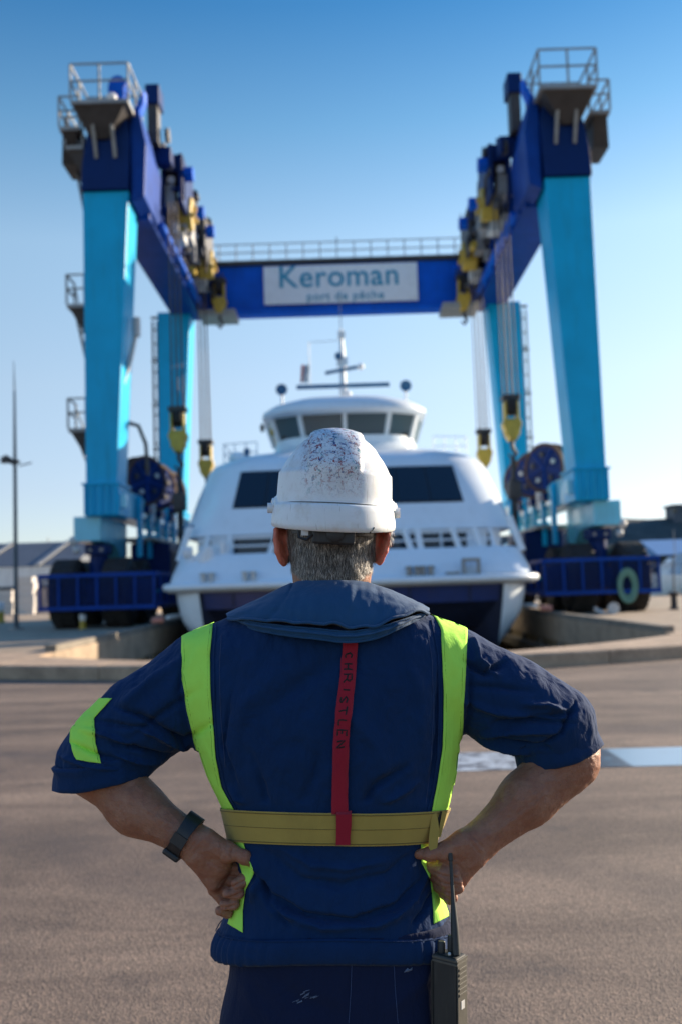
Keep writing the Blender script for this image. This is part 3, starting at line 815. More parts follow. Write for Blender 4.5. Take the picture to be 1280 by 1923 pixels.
# ---- central front: navy fascia and sloping tunnel roof
m = MB(); n = 24
rg = []
for i in range(n + 1):
    x = -5.0 + 10.0 * i / n
    y0 = deck_y(x) + .28
    rg.append([F(x, y0, 1.48), F(x, y0 + .10, .86), F(x, y0 + .9, .86), F(x, y0 + .9, 1.48)])
m.rings(rg); m.build('fascia', M_NAVY, ferry, bevel=0)
for x in (-3.9, -1.9, 1.9, 3.9):
    q = MB(); q.box(FX + x - .02, FX + x + .02, deck_y(x) + .27, deck_y(x) + .3, .9, 1.44); q.build('fascia_seam', M_ANTI, ferry)
m = MB(); rg = []
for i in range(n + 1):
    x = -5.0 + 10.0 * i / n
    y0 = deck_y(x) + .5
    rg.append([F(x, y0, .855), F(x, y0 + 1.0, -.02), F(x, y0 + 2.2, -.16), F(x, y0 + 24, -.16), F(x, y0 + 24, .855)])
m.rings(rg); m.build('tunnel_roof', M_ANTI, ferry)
# ---- gunwale rail
pts = []
for i in range(41):
    x = -6.1 + 12.2 * i / 40
    pts.append(F(x, deck_y(x), 1.62))
pts = [F(-6.26, y, 1.62) for y in (58, 48, 40, 36, 34.4)] + [F(-6.22, 33.75, 1.62)] + pts[1:-1] + [F(6.22, 33.75, 1.62)] + [F(6.26, y, 1.62) for y in (34.4, 36, 40, 48, 58)]
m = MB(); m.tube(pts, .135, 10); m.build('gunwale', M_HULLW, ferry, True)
m = MB(); poly = pts
m.prism([(p[0], p[1]) for p in pts], lambda p: (p[0] * .995 + .001, p[1] + .05, 1.44), lambda p: (p[0] * .995 + .001, p[1] + .05, 1.64)); m.build('deck', M_DECK, ferry)

# ---- rounded-rectangle lofts for the superstructure
def rr(hw, yf, yb, r, z, crown=0.0, n=7):
    """plan outline, counter-clockwise from the back left"""
    out = []
    r = min(r, hw - .05)
    for cx, cy, a0 in ((-hw + r, yf + r, 180), (hw - r, yf + r, 270)):
        for k in range(n):
            a = R(a0 + 90 * k / (n - 1))
            out.append((cx + r * math.cos(a), cy + r * math.sin(a)))
        if a0 == 180:
            for k in range(1, 8):
                out.append((-(hw - r) + 2 * (hw - r) * k / 8, yf))
    out = [(x, y - crown * max(0, 1 - (x / hw) ** 2)) for x, y in out]
    out += [(hw, yb), (-hw, yb)]
    return [F(x, y, z) for x, y in out]
def loft(levels, name, mat_, cap=True, ang=35):
    m = MB(); m.rings([rr(*l) for l in levels], cap); return m.build(name, mat_, ferry, True, angle=ang)
# bulwark
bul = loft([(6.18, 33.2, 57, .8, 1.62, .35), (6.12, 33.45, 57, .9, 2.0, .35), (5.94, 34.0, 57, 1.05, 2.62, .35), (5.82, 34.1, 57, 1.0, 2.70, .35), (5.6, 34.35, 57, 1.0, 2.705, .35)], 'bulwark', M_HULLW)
# recessed band with dark windows
loft([(5.55, 35.05, 56.6, 1.6, 2.60, .30), (5.55, 35.1, 56.6, 1.6, 3.42, .30)], 'saloon_band', M_HULLW)
def front_y(hw, yf, x, crown): return yf - crown * max(0, 1 - (x / hw) ** 2)
for x0, x1 in ((-4.05, -2.1), (-2.0, -.75), (-.65, .65), (.75, 2.0), (2.1, 3.15), (3.25, 4.1)):
    q = MB(); rg = []
    for k in range(5):
        x = x0 + (x1 - x0) * k / 4
        y = front_y(5.55, 35.05, x, .3)
        rg.append([F(x, y - .03, 2.72), F(x, y + .02, 3.30), F(x, y + .06, 3.30), F(x, y + .06, 2.72)])
    q.rings(rg); q.build('saloon_window', M_GLASSD, ferry)
for s in (-1, 1):
    q = MB(); q.box(*sorted((FX + s * 5.556, FX + s * 5.60)), 37.0, 39.5, 2.75, 3.28); q.build('saloon_window', M_GLASSD, ferry)
    q = MB(); q.add([F(s * 4.35, 35.05, 2.74), F(s * 5.0, 35.35, 2.74), F(s * 5.0, 35.4, 3.3), F(s * 4.35, 35.1, 3.3)], [(0, 1, 2, 3)])
    q.add([F(s * 4.35, 35.25, 2.74), F(s * 5.0, 35.55, 2.74), F(s * 5.0, 35.6, 3.3), F(s * 4.35, 35.3, 3.3)], [(3, 2, 1, 0)]); q.build('saloon_window', M_GLASSD, ferry)
# main cabin, sloping back
cabin = loft([(5.98, 34.95, 57, 1.5, 3.40, .30), (5.96, 35.0, 57, 1.55, 3.55, .30), (5.62, 35.95, 57, 1.6, 4.9, .30), (5.30, 36.75, 57, 1.7, 5.95, .30), (5.15, 37.0, 57, 1.7, 6.2, .3),
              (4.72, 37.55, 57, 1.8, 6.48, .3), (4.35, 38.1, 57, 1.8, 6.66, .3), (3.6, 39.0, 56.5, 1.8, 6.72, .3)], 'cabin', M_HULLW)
def cab(x, z, off=.03):
    t = (z - 3.55) / (5.95 - 3.55)
    y = 35.0 + 1.75 * t - .30 * max(0, 1 - (x / (5.96 - .66 * t)) ** 2)
    return F(x, y - off * .8, z + off * .6)
for s in (-1, 1):
    # each big window is three panes in a dark surround
    q = MB(); rg = []
    x0b, x1b, x0t, x1t = s * .62, s * 4.12, s * .70, s * 3.88
    for k in range(9):
        t = k / 8
        xb, xt = x0b + (x1b - x0b) * t, x0t + (x1t - x0t) * t
        rg.append([cab(xb, 4.36), cab(xt, 5.80), cab(xt, 5.80, -.04), cab(xb, 4.36, -.04)])
    q.rings(rg); fr = q.build('window_frame', M_BLACK, ferry)
    for p in range(3):
        q = MB(); rg = []
        for k in range(4):
            t = (p + .02 + .96 * k / 3) / 3
            xb, xt = x0b + (x1b - x0b) * t, x0t + (x1t - x0t) * t
            rg.append([cab(xb, 4.42, .045), cab(xt, 5.74, .045), cab(xt, 5.74, .02), cab(xb, 4.42, .02)])
        q.rings(rg); q.build('window_pane', M_GLASSD, fr)
q = MB(); q.box(FX - 5.95, FX - 5.3, 35.75, 36.2, 3.72, 3.86); q.build('step_pad', M_RADAR, ferry)
# rails in front of the saloon band
for z in (2.98, 3.26):
    q = MB(); pr = []
    for k in range(33):
        x = -5.3 + 10.6 * k / 32
        pr.append(F(x, front_y(5.7, 34.28, x, .35) + (max(0, abs(x) - 4.2) ** 2) * .5 + (z - 2.7) * .35, z))
    q.tube(pr, .035, 6); q.build('bow_rail', M_HULLW, ferry, True)
for x, w, lean in ((-4.2, .07, .1), (-2.75, .11, .28), (-1.2, .05, .1), (1.15, .05, .1), (2.1, .12, -.22), (2.42, .12, -.1), (3.75, .11, -.22), (4.5, .09, -.2), (5.0, .08, -.1), (-5.0, .08, .1)):
    y = front_y(5.7, 34.28, x, .35) + (max(0, abs(x) - 4.2) ** 2) * .5
    q = MB(); q.bar(F(x, y - .05, 2.62), F(x + lean, y + .16, 3.36), w * 1.6, w); q.build('stanchion', M_HULLW, ferry)
q = MB(); q.bar(F(5.98, 34.6, 2.55), F(5.62, 34.9, 3.75), .24, .14); q.build('side_brace', M_HULLW, ferry)
q = MB(); q.bar(F(-5.98, 34.9, 2.55), F(-5.62, 35.2, 3.75), .22, .14); q.build('side_brace', M_HULLW, ferry)
# deck fittings along the bow
for x in (-4.75, -3.35, 2.05, 2.5):
    y = deck_y(x) + .32
    q = MB()
    for d in (-.14, .14): q.lathe(F(x + d, y, 1.64), (0, 0, 1), [(.09, 0), (.09, .34), (.13, .36), (.13, .44), (.02, .46)], 12)
    q.box(FX + x - .3, FX + x + .3, y - .14, y + .14, 1.63, 1.70); q.build('mooring_bitts', M_PALE if x < 0 else M_GREY, ferry, True, angle=40)  # left bitts paler: sunlight on them put into the colour
q = MB(); x, y = 3.98, deck_y(3.98) + .3
for a in ((-.3, -.2, 0, .62), (.2, .3, 0, .62), (-.2, .2, .5, .62), (-.2, .2, 0, .10)): q.box(FX + x + a[0], FX + x + a[1], y - .1, y + .12, 1.68 + a[2], 1.68 + a[3])
q.build('fairlead', M_GREY, ferry)
q = MB(); q.box(FX + 3.35 - .22, FX + 3.35 + .22, y - .1, y + .2, 1.66, 1.86); q.build('fairlead', M_GREY, ferry)
for k in range(14):
    x = 4.4 + k * .12; q = MB(); q.box(FX + x, FX + x + .07, deck_y(x) + .12, deck_y(x) + .2, 1.70, 1.78); q.build('chain_link', M_GREY, ferry)
q = MB(); q.lathe(F(-4.9, 34.05, 2.6), (.3, -.5, .8), [(.38, 0), (.30, .12), (.16, .36), (.05, .5)], 14); q.build('windlass', M_WHITEP, ferry, True, angle=40)
q = MB(); q.box(FX - 5.4, FX - 4.55, 33.9, 34.5, 2.45, 2.62); q.box(FX - 4.42, FX - 4.25, 34.0, 34.3, 2.6, 3.15); q.build('winch_base', M_WHITEP, ferry, bevel=.04)
q = MB(); q.cyl(F(-5.55, 34.2, 2.82), (1, 0, 0), .2, .3, 14); q.build('winch_drum', M_WHITEP, ferry, True, angle=40)
for s in (-1, 1):
    q = MB(); q.tube([F(s * 6.38, 33.9, .55), F(s * 6.75, 33.8, .53)], [.12, .10], 10); q.build('fender', paint('faded_red', (0.55, 0.22, 0.16), rough=.6), ferry, True)
# ---- wheelhouse
loft([(3.5, 38.9, 47, 1.6, 6.60, .25), (3.15, 39.9, 46.5, 1.6, 6.95, .35), (2.95, 40.45, 46, 1.5, 7.30, .4), (2.90, 40.55, 46, 1.5, 7.62, .4), (2.6, 40.8, 45.5, 1.4, 7.63, .4)], 'wheelhouse_base', M_HULLW)
plan = [(-3.30, 43.2), (-2.95, 41.15), (-1.80, 40.45), (0, 40.28), (1.80, 40.45), (2.95, 41.15), (3.30, 43.2)]
def whp(i, z, grow=1.0):
    k = (z - 7.6) / .95
    x, y = plan[i]
    g = .93 + .09 * k
    return Vector(F(x * g, 42.6 + (y - 42.6) * (g + .02 * k), z))
for i in range(6):
    a0, b0, a1, b1 = whp(i, 7.58), whp(i + 1, 7.58), whp(i, 8.56), whp(i + 1, 8.56)
    nrm = (b0 - a0).cross(a1 - a0).normalized(); 
    if nrm.y > 0: nrm.negate()
    q = MB(); q.hexa([a0, b0, b0 - nrm * .04, a0 - nrm * .04], [a1, b1, b1 - nrm * .04, a1 - nrm * .04])
    pn = q.build('bridge_window', M_GLASSW, ferry)
    # dashboard strip inside, at the sill
for i in range(7):
    q = MB(); a, c = whp(i, 7.56), whp(i, 8.58); d = Vector((0, -.02, 0))
    q.bar(a + d, c + d, .15 if 0 < i < 6 else .2, .12); q.build('window_pillar', M_HULLW, ferry)
q = MB(); q.prism([(-2.6, 41.0), (2.6, 41.0), (2.6, 44.8), (-2.6, 44.8)], lambda p: F(p[0], p[1], 7.6), lambda p: F(p[0], p[1], 7.78)); q.build('dashboard', M_DARK, ferry)
q = MB(); q.box(FX - 2.9, FX + 2.9, 44.9, 45.1, 7.6, 8.6); q.build('rear_bulkhead', M_DECK, ferry)
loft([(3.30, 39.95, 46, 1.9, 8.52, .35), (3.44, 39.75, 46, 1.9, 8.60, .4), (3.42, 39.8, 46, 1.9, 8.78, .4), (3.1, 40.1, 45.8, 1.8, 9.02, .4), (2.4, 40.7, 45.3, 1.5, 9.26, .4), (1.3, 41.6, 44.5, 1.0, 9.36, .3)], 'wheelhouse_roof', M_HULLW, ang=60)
# mast, radars, lamps, flag
q = MB(); q.tube([F(0, 43, 9.3), F(0, 43, 10.0), F(0, 43, 11.6), F(0, 43, 12.7)], [.17, .14, .11, .06], 10); q.box(FX - .22, FX + .22, 42.9, 43.2, 11.1, 11.5); q.build('mast', M_HULLW, ferry, True, angle=40)
q = MB(); q.tube([F(-.02, 43, 12.6), F(-.02, 43, 14.2)], .02, 6); q.build('aerial', M_GREY, ferry)
q = MB(); q.box(FX - .14, FX + .14, 42.75, 42.95, 12.3, 12.6); q.build('masthead_lamp', M_WHITEP, ferry)
q = MB(); q.cyl(F(-.16, 42.8, 11.5), (0, 1, 0), .15, .2, 12); q.build('horn', M_RADAR, ferry)
q = MB(); q.bar(F(-2.0, 42.7, 10.16), F(2.0, 42.7, 10.16), .16, .17); q.build('radar_scanner', M_RADAR, ferry)
q = MB(); q.cyl(F(0, 42.7, 9.95), (0, 0, 1), .16, .26, 12); q.build('radar_foot', M_WHITEP, ferry)
q = MB(); q.bar(F(-.74, 42.7, 10.74), F(.62, 42.75, 10.98), .12, .14); q.build('radar_scanner', M_RADAR, ferry)
q = MB(); q.ball(F(.78, 42.8, 11.0), .15, 10, 7); q.build('dome_aerial', M_WHITEP, ferry, True)
q = MB(); q.ball(F(.18, 42.5, 9.75), .16, 10, 7); q.build('dome_aerial', M_WHITEP, ferry, True)
for x in (-2.62, 2.66):
    q = MB(); q.lathe(F(x, 42.2, 9.95), (0, -1, 0), [(.06, -.15), (.16, -.1), (.24, .08), (.25, .16), (.2, .14), (.02, .12)], 16); fl = q.build('searchlight', M_RADAR, ferry, True, angle=40)
    q = MB(); q.cyl(F(x, 42.25, 9.5), (0, 0, 1), .05, .9, 8); q.build('searchlight_post', M_WHITEP, fl)
q = MB(); q.tube([F(-1.42, 43, 10.1), F(-1.42, 43, 12.2)], .015, 6); q.tube([F(-1.42, 43, 12.2), F(0, 43, 12.25)], .012, 6); q.build('halyard', M_GREY, ferry)
for k, mm in enumerate((M_RADAR, M_WHITEP, M_RED)):
    q = MB(); rg = []
    for j in range(7):
        z = 11.2 - j * .13
        for_ = []
        xs_ = [-1.44 - (k + t) * .11 - j * .012 for t in (0, .5, 1)]
        rg.append([F(x, 43 + .05 * math.sin(x * 19 + j * .9), z) for x in xs_])
    q.rings(rg, cap=False, closed=False)
    o = q.build('flag_panel', mm, ferry, True); sd = o.modifiers.new('thick', 'SOLIDIFY'); sd.thickness = .006
q = MB(); q.ball(F(-3.45, 41.6, 8.25), .14, 8, 6, (.7, 1, 1.4)); q.build('wing_mirror', M_BLACK, ferry, True)
q = MB(); q.cyl(F(-3.0, 41.6, 8.05), (0, 0, 1), .13, .26, 10); q.build('lifebuoy_light', M_YEL, ferry, True, angle=40)
# roof rails behind the wheelhouse
for s in (-1, 1):
    q = MB()
    for z in (7.1, 7.5): q.tube([F(s * 3.6, 40.5, z), F(s * 5.0, 40.9, z), F(s * 5.0, 50, z)], .025, 6)
    rl = q.build('roof_rail', M_HULLW, ferry)
    for k in range(6):
        g = MB(); x, y = (s * (3.6 + .47 * k), 40.5 + .13 * k) if k < 4 else (s * 5.0, 40.9 + 3 * (k - 3)); g.tube([F(x, y, 6.6), F(x, y, 7.5)], .025, 6); g.build('rail_post', M_HULLW, rl)
q = MB(); q.box(FX - 4.1, FX - 3.9, 40.2, 40.4, 6.6, 7.0); q.ball(F(-4.0, 40.3, 7.1), .14, 8, 6); q.build('deck_lamp', M_RADAR, ferry)
q = MB(); q.lathe(F(-4.3, 39.3, 6.62), (0, 0, 1), [(.34, 0), (.32, .16), (.2, .28), (.02, .32)], 14); q.build('dome_aerial', M_HULLW, ferry, True)
# ================================================================ the man in the foreground
# Modelled upright in a frame of his own (m), then leaned with ROLL: he stands 1.8 degrees off plumb.
F_PX, PITCH = 35 * 1923 / 36, R(4.24)
ROLL = Matrix.Translation((0, 0, CAM_H)) @ Matrix.Rotation(R(1.8), 4, 'Y') @ Matrix.Translation((0, 0, -CAM_H))
def am(px, py, y):
    dx, dy = (px - 640) / F_PX, -(py - 961.5) / F_PX
    yr = math.cos(PITCH) - dy * math.sin(PITCH); z = math.sin(PITCH) + dy * math.cos(PITCH)
    return Vector((dx * y / yr, y, CAM_H + z * y / yr))
def to_px(v):
    """man frame -> photo pixel, for laying trim out on the cloth; v is (N,3)"""
    z = v[:, 2] - CAM_H
    yc = v[:, 1] * math.cos(PITCH) + z * math.sin(PITCH); u = -v[:, 1] * math.sin(PITCH) + z * math.cos(PITCH)
    return 640 + F_PX * v[:, 0] / yc, 961.5 - F_PX * u / yc

# ---------------------------------------------------------------- distance-field modelling
class Field:
    def __init__(self, lo, hi, h):
        self.h = h; self.lo = np.array(lo, float)
        self.n = np.ceil((np.array(hi) - self.lo) / h).astype(int) + 1
        self.ax = [(self.lo[i] + h * np.arange(self.n[i])).astype(np.float32) for i in range(3)]
        self.f = np.full(self.n, 1.0, np.float32)
    def put(self, fn, lo, hi, k=0.0, sub=False):
        pad = k + 3 * self.h
        sl = []
        for i in range(3):
            a = int(max(0, math.floor((lo[i] - pad - self.lo[i]) / self.h))); b = int(min(self.n[i], math.ceil((hi[i] + pad - self.lo[i]) / self.h) + 1))
            if b <= a: return
            sl.append(slice(a, b))
        x, y, z = self.ax[0][sl[0]][:, None, None], self.ax[1][sl[1]][None, :, None], self.ax[2][sl[2]][None, None, :]
        d = fn(x, y, z); g = self.f[tuple(sl)]
        if sub:
            d = -d
            if k > 0:
                hh = np.maximum(k - np.abs(g - d), 0) / k
                g[...] = np.maximum(g, d) + hh * hh * k * .25
            else: g[...] = np.maximum(g, d)
        elif k > 0:
            hh = np.maximum(k - np.abs(g - d), 0) / k
            g[...] = np.minimum(g, d) - hh * hh * k * .25
        else: g[...] = np.minimum(g, d)
    def cap(self, a, b, ra, rb=None, k=0.01, flat=None, sub=False):
        """tapered round bar; flat=(axis, factor) squashes it along a direction"""
        a, b = np.array(a, float), np.array(b, float); rb = ra if rb is None else rb
        ba = b - a; L = max(1e-9, float(ba @ ba)); r = max(ra, rb)
        fa = None
        if flat is not None:
            fa = np.array(flat[0], float); fa /= np.linalg.norm(fa)
        def fn(x, y, z):
            px, py, pz = x - a[0], y - a[1], z - a[2]
            t = np.clip((px * ba[0] + py * ba[1] + pz * ba[2]) / L, 0, 1)
            qx, qy, qz = px - t * ba[0], py - t * ba[1], pz - t * ba[2]
            if fa is not None:
                dd = (qx * fa[0] + qy * fa[1] + qz * fa[2]) * (1 / flat[1] - 1)
                qx, qy, qz = qx + dd * fa[0], qy + dd * fa[1], qz + dd * fa[2]
                s = flat[1] if flat[1] < 1 else 1
                return (np.sqrt(qx * qx + qy * qy + qz * qz) - (ra + (rb - ra) * t)) * s
            return np.sqrt(qx * qx + qy * qy + qz * qz) - (ra + (rb - ra) * t)
        self.put(fn, np.minimum(a, b) - r * 1.6, np.maximum(a, b) + r * 1.6, k, sub)
    def chain(self, pts, rs, k=0.01, **kw):
        for i in range(len(pts) - 1): self.cap(pts[i], pts[i + 1], rs[i], rs[i + 1], k, **kw)
    def ell(self, c, rad, k=0.01, rot=None, sub=False):
        c = np.array(c, float); rad = np.array(rad, float)
        M = np.array(rot.to_3x3().transposed()) if rot is not None else np.eye(3)
        def fn(x, y, z):
            px, py, pz = x - c[0], y - c[1], z - c[2]
            q = [M[i][0] * px + M[i][1] * py + M[i][2] * pz for i in range(3)]
            k0 = np.sqrt(sum((q[i] / rad[i]) ** 2 for i in range(3))) + 1e-6
            k1 = np.sqrt(sum((q[i] / rad[i] ** 2) ** 2 for i in range(3))) + 1e-6
            return k0 * (k0 - 1) / k1
        r = float(rad.max()); self.put(fn, c - r, c + r, k, sub)
    def plane(self, p, nrm):
        """keep the side the normal points away from"""
        p, nrm = np.array(p, float), np.array(nrm, float); nrm /= np.linalg.norm(nrm)
        x, y, z = self.ax[0][:, None, None], self.ax[1][None, :, None], self.ax[2][None, None, :]
        d = (x - p[0]) * nrm[0] + (y - p[1]) * nrm[1] + (z - p[2]) * nrm[2]
        np.maximum(self.f, d.astype(np.float32), out=self.f)
    def mesh(self):
        """surface nets"""
        f, h = self.f, self.h
        s = f < 0
        c = s[:-1, :-1, :-1]
        mixd = np.zeros(c.shape, bool); al = c.copy(); an = c.copy()
        for dx in (0, 1):
            for dy in (0, 1):
                for dz in (0, 1):
                    q = s[dx:s.shape[0] - 1 + dx, dy:s.shape[1] - 1 + dy, dz:s.shape[2] - 1 + dz]
                    al &= q; an |= q
        mixd = an & ~al
        idx = np.argwhere(mixd)
        ids = np.full(c.shape, -1, np.int32); ids[mixd] = np.arange(len(idx))
        off = np.array([(i >> 2 & 1, i >> 1 & 1, i & 1) for i in range(8)])
        val = np.stack([f[idx[:, 0] + o[0], idx[:, 1] + o[1], idx[:, 2] + o[2]] for o in off], 1)
        acc = np.zeros((len(idx), 3)); cnt = np.zeros(len(idx))
        for i in range(8):
            for b in (1, 2, 4):
                j = i ^ b
                if j > i:
                    m = (val[:, i] < 0) != (val[:, j] < 0)
                    t = val[m, i] / (val[m, i] - val[m, j])
                    acc[m] += off[i] + t[:, None] * (off[j] - off[i]); cnt[m] += 1
        v = (idx + acc / cnt[:, None]) * h + self.lo
        quads = []
        for a in range(3):
            sa = [slice(1, -1)] * 3; sb = [slice(1, -1)] * 3
            sa[a] = slice(0, -1); sb[a] = slice(1, None)
            A, B = s[tuple(sa)], s[tuple(sb)]
            e = np.argwhere(A != B)
            base = e.copy()
            for i in range(3):
                if i != a: base[:, i] += 1
            flip = A[tuple(e.T)]
            u, w = (a + 1) % 3, (a + 2) % 3
            cc = []
            for du, dw in ((0, 0), (1, 0), (1, 1), (0, 1)):
                q = base.copy(); q[:, u] -= 1 - du; q[:, w] -= 1 - dw
                cc.append(ids[tuple(q.T)])
            q = np.stack(cc, 1)
            q[~flip] = q[~flip][:, ::-1]
            quads.append(q)
        return v, np.concatenate(quads)

def np_mesh(name, v, quads):
    me = bpy.data.meshes.new(name)
    me.vertices.add(len(v)); me.vertices.foreach_set('co', np.asarray(v, np.float32).ravel())
    me.loops.add(quads.size); me.loops.foreach_set('vertex_index', quads.astype(np.int32).ravel())
    me.polygons.add(len(quads)); me.polygons.foreach_set('loop_start', np.arange(len(quads), dtype=np.int32) * 4)
    me.update(calc_edges=True); me.validate()
    me.polygons.foreach_set('use_smooth', [True] * len(me.polygons))
    return me
def coords_of(me):
    a = np.zeros(len(me.vertices) * 3, np.float32); me.vertices.foreach_get('co', a); return a.reshape(-1, 3)
def normals_of(me):
    a = np.zeros(len(me.vertices) * 3, np.float32); me.vertices.foreach_get('normal', a); return a.reshape(-1, 3)
def put_coords(me, v):
    me.vertices.foreach_set('co', np.asarray(v, np.float32).ravel()); me.update()

PERSON_AT = Vector((-0.02, 1.94, 0.0))
def finish(name, me, m, parent, smooth=None):
    """man frame -> world, as a child of a thing standing at its own location"""
    org = parent_origin(parent)
    me.transform(Matrix.Translation(-org) @ ROLL)
    o = link(name, me, m, parent)
    if smooth: me.polygons.foreach_set('use_smooth', [True] * len(me.polygons))
    return o
def fin(mb, name, m, parent, smooth=True, angle=50):
    me = mb.mesh(name)
    o = finish(name, me, m, parent, smooth)
    if smooth: me.set_sharp_from_angle(angle=R(angle))
    return o
def tree(me):
    v = coords_of(me)
    return BVHTree.FromPolygons([Vector(p) for p in v], [tuple(p.vertices) for p in me.polygons])

# ---------------------------------------------------------------- materials
def cloth(name, col, var=0.12, weave=900, wr=0.5, rough=0.92, sheen=0.15, wear=None, wrs=16):
    m, nt, b = base_mat(name)
    v = coords(nt, 1)
    n1 = nd(nt, 'ShaderNodeTexNoise', i_Scale=7.0, i_Detail=7.0, i_Roughness=.62); nt.links.new(v, n1.inputs['Vector'])
    c = ramp(nt, n1.outputs[0], [(.3, tuple(x * (1 - var) for x in col)), (.7, tuple(x * (1 + var) for x in col))]).outputs[0]
    if wear:
        n4 = nd(nt, 'ShaderNodeTexNoise', i_Scale=3.4, i_Detail=9.0, i_Roughness=.74, i_Distortion=.5); nt.links.new(v, n4.inputs['Vector'])
        c = mix(nt, ramp(nt, n4.outputs[0], [(.58, (0, 0, 0)), (.80, (.55,) * 3)]).outputs[0], c, wear)
    nt.links.new(c, b.inputs['Base Color'])
    b.inputs['Roughness'].default_value = rough; b.inputs['Specular IOR Level'].default_value = .25
    b.inputs['Sheen Weight'].default_value = sheen; b.inputs['Sheen Roughness'].default_value = .5
    w = nd(nt, 'ShaderNodeTexNoise', i_Scale=float(weave), i_Detail=2.0); nt.links.new(v, w.inputs['Vector'])
    v2 = coords(nt, vec=(1.0, 1.0, .55))
    w2 = nd(nt, 'ShaderNodeTexNoise', i_Scale=float(wrs), i_Detail=5.0, i_Roughness=.55, i_Distortion=.9); nt.links.new(v2, w2.inputs['Vector'])
    b1 = nd(nt, 'ShaderNodeBump', i_Strength=.35, i_Distance=.0006); nt.links.new(w.outputs[0], b1.inputs['Height'])
    b2 = nd(nt, 'ShaderNodeBump', i_Strength=wr, i_Distance=.010); nt.links.new(w2.outputs[0], b2.inputs['Height'])
    nt.links.new(b1.outputs[0], b2.inputs['Normal']); nt.links.new(b2.outputs[0], b.inputs['Normal'])
    return m
M_JACK = cloth('navy_work_cloth', (0.0022, 0.0235, 0.082), wear=(.008, .045, .125), wr=.8, wrs=22, sheen=.04)
M_TROU = cloth('navy_trouser_cloth', (0.004, 0.011, 0.042), wear=(.018, .026, .055), wr=.7, sheen=.04)
M_VEST = cloth('life_jacket_cloth', (0.010, 0.062, 0.15), wear=(.03, .085, .17), wr=.35, rough=.8)
M_LIME = cloth('lime_tape', (0.46, 0.88, 0.11), var=.06, wr=.6, wear=(.26, .50, .09), sheen=0)
M_BELT = cloth('yellow_webbing', (0.38, 0.28, 0.065), var=.12, weave=500, wr=.15, wear=(.22, .16, .05))
M_STRAP = cloth('red_webbing', (0.30, 0.012, 0.028), var=.12, weave=500, wr=.1)
M_INK = paint('marker_ink', (0.008, 0.006, 0.008), rough=.8)
def skin_mat():
    m, nt, b = base_mat('skin')
    v = coords(nt, 1)
    n1 = nd(nt, 'ShaderNodeTexNoise', i_Scale=26.0, i_Detail=8.0, i_Roughness=.72); nt.links.new(v, n1.inputs['Vector'])
    n2 = nd(nt, 'ShaderNodeTexNoise', i_Scale=240.0, i_Detail=3.0); nt.links.new(v, n2.inputs['Vector'])
    c = ramp(nt, n1.outputs[0], [(.25, (.24, .085, .048)), (.5, (.31, .140, .083)), (.75, (.39, .205, .13))]).outputs[0]
    c = mix(nt, ramp(nt, n2.outputs[0], [(.55, (0, 0, 0)), (.75, (.35,) * 3)]).outputs[0], c, (.22, .075, .055))
    geo_ = nd(nt, 'ShaderNodeAttribute', attribute_name='flush'); c = mix(nt, geo_.outputs['Fac'], c, (.66, .20, .13))
    nt.links.new(c, b.inputs['Base Color'])
    b.inputs['Roughness'].default_value = .55; b.inputs['Specular IOR Level'].default_value = .35
    b.inputs['Subsurface Weight'].default_value = .25; b.inputs['Subsurface Radius'].default_value = (1.0, .28, .12); b.inputs['Subsurface Scale'].default_value = .012
    vo = nd(nt, 'ShaderNodeTexVoronoi', i_Scale=420.0); nt.links.new(v, vo.inputs['Vector'])
    n3 = nd(nt, 'ShaderNodeTexNoise', i_Scale=60.0, i_Detail=5.0); nt.links.new(v, n3.inputs['Vector'])
    b1 = nd(nt, 'ShaderNodeBump', i_Strength=.45, i_Distance=.0016); nt.links.new(vo.outputs['Distance'], b1.inputs['Height'])
    b2 = nd(nt, 'ShaderNodeBump', i_Strength=.7, i_Distance=.004); nt.links.new(n3.outputs[0], b2.inputs['Height'])
    nt.links.new(b1.outputs[0], b2.inputs['Normal']); nt.links.new(b2.outputs[0], b.inputs['Normal'])
    return m
M_SKIN = skin_mat()
M_SCALP = paint('scalp_hair_shade', (.11, .085, .07), rough=.9, var=.3, scale=40, streak=False)  # scalp under the hair, shade between strands put into the colour

person = empty('person', PERSON_AT, 'person seen from behind with hands on hips in navy work clothes with lime green tape', 'person')

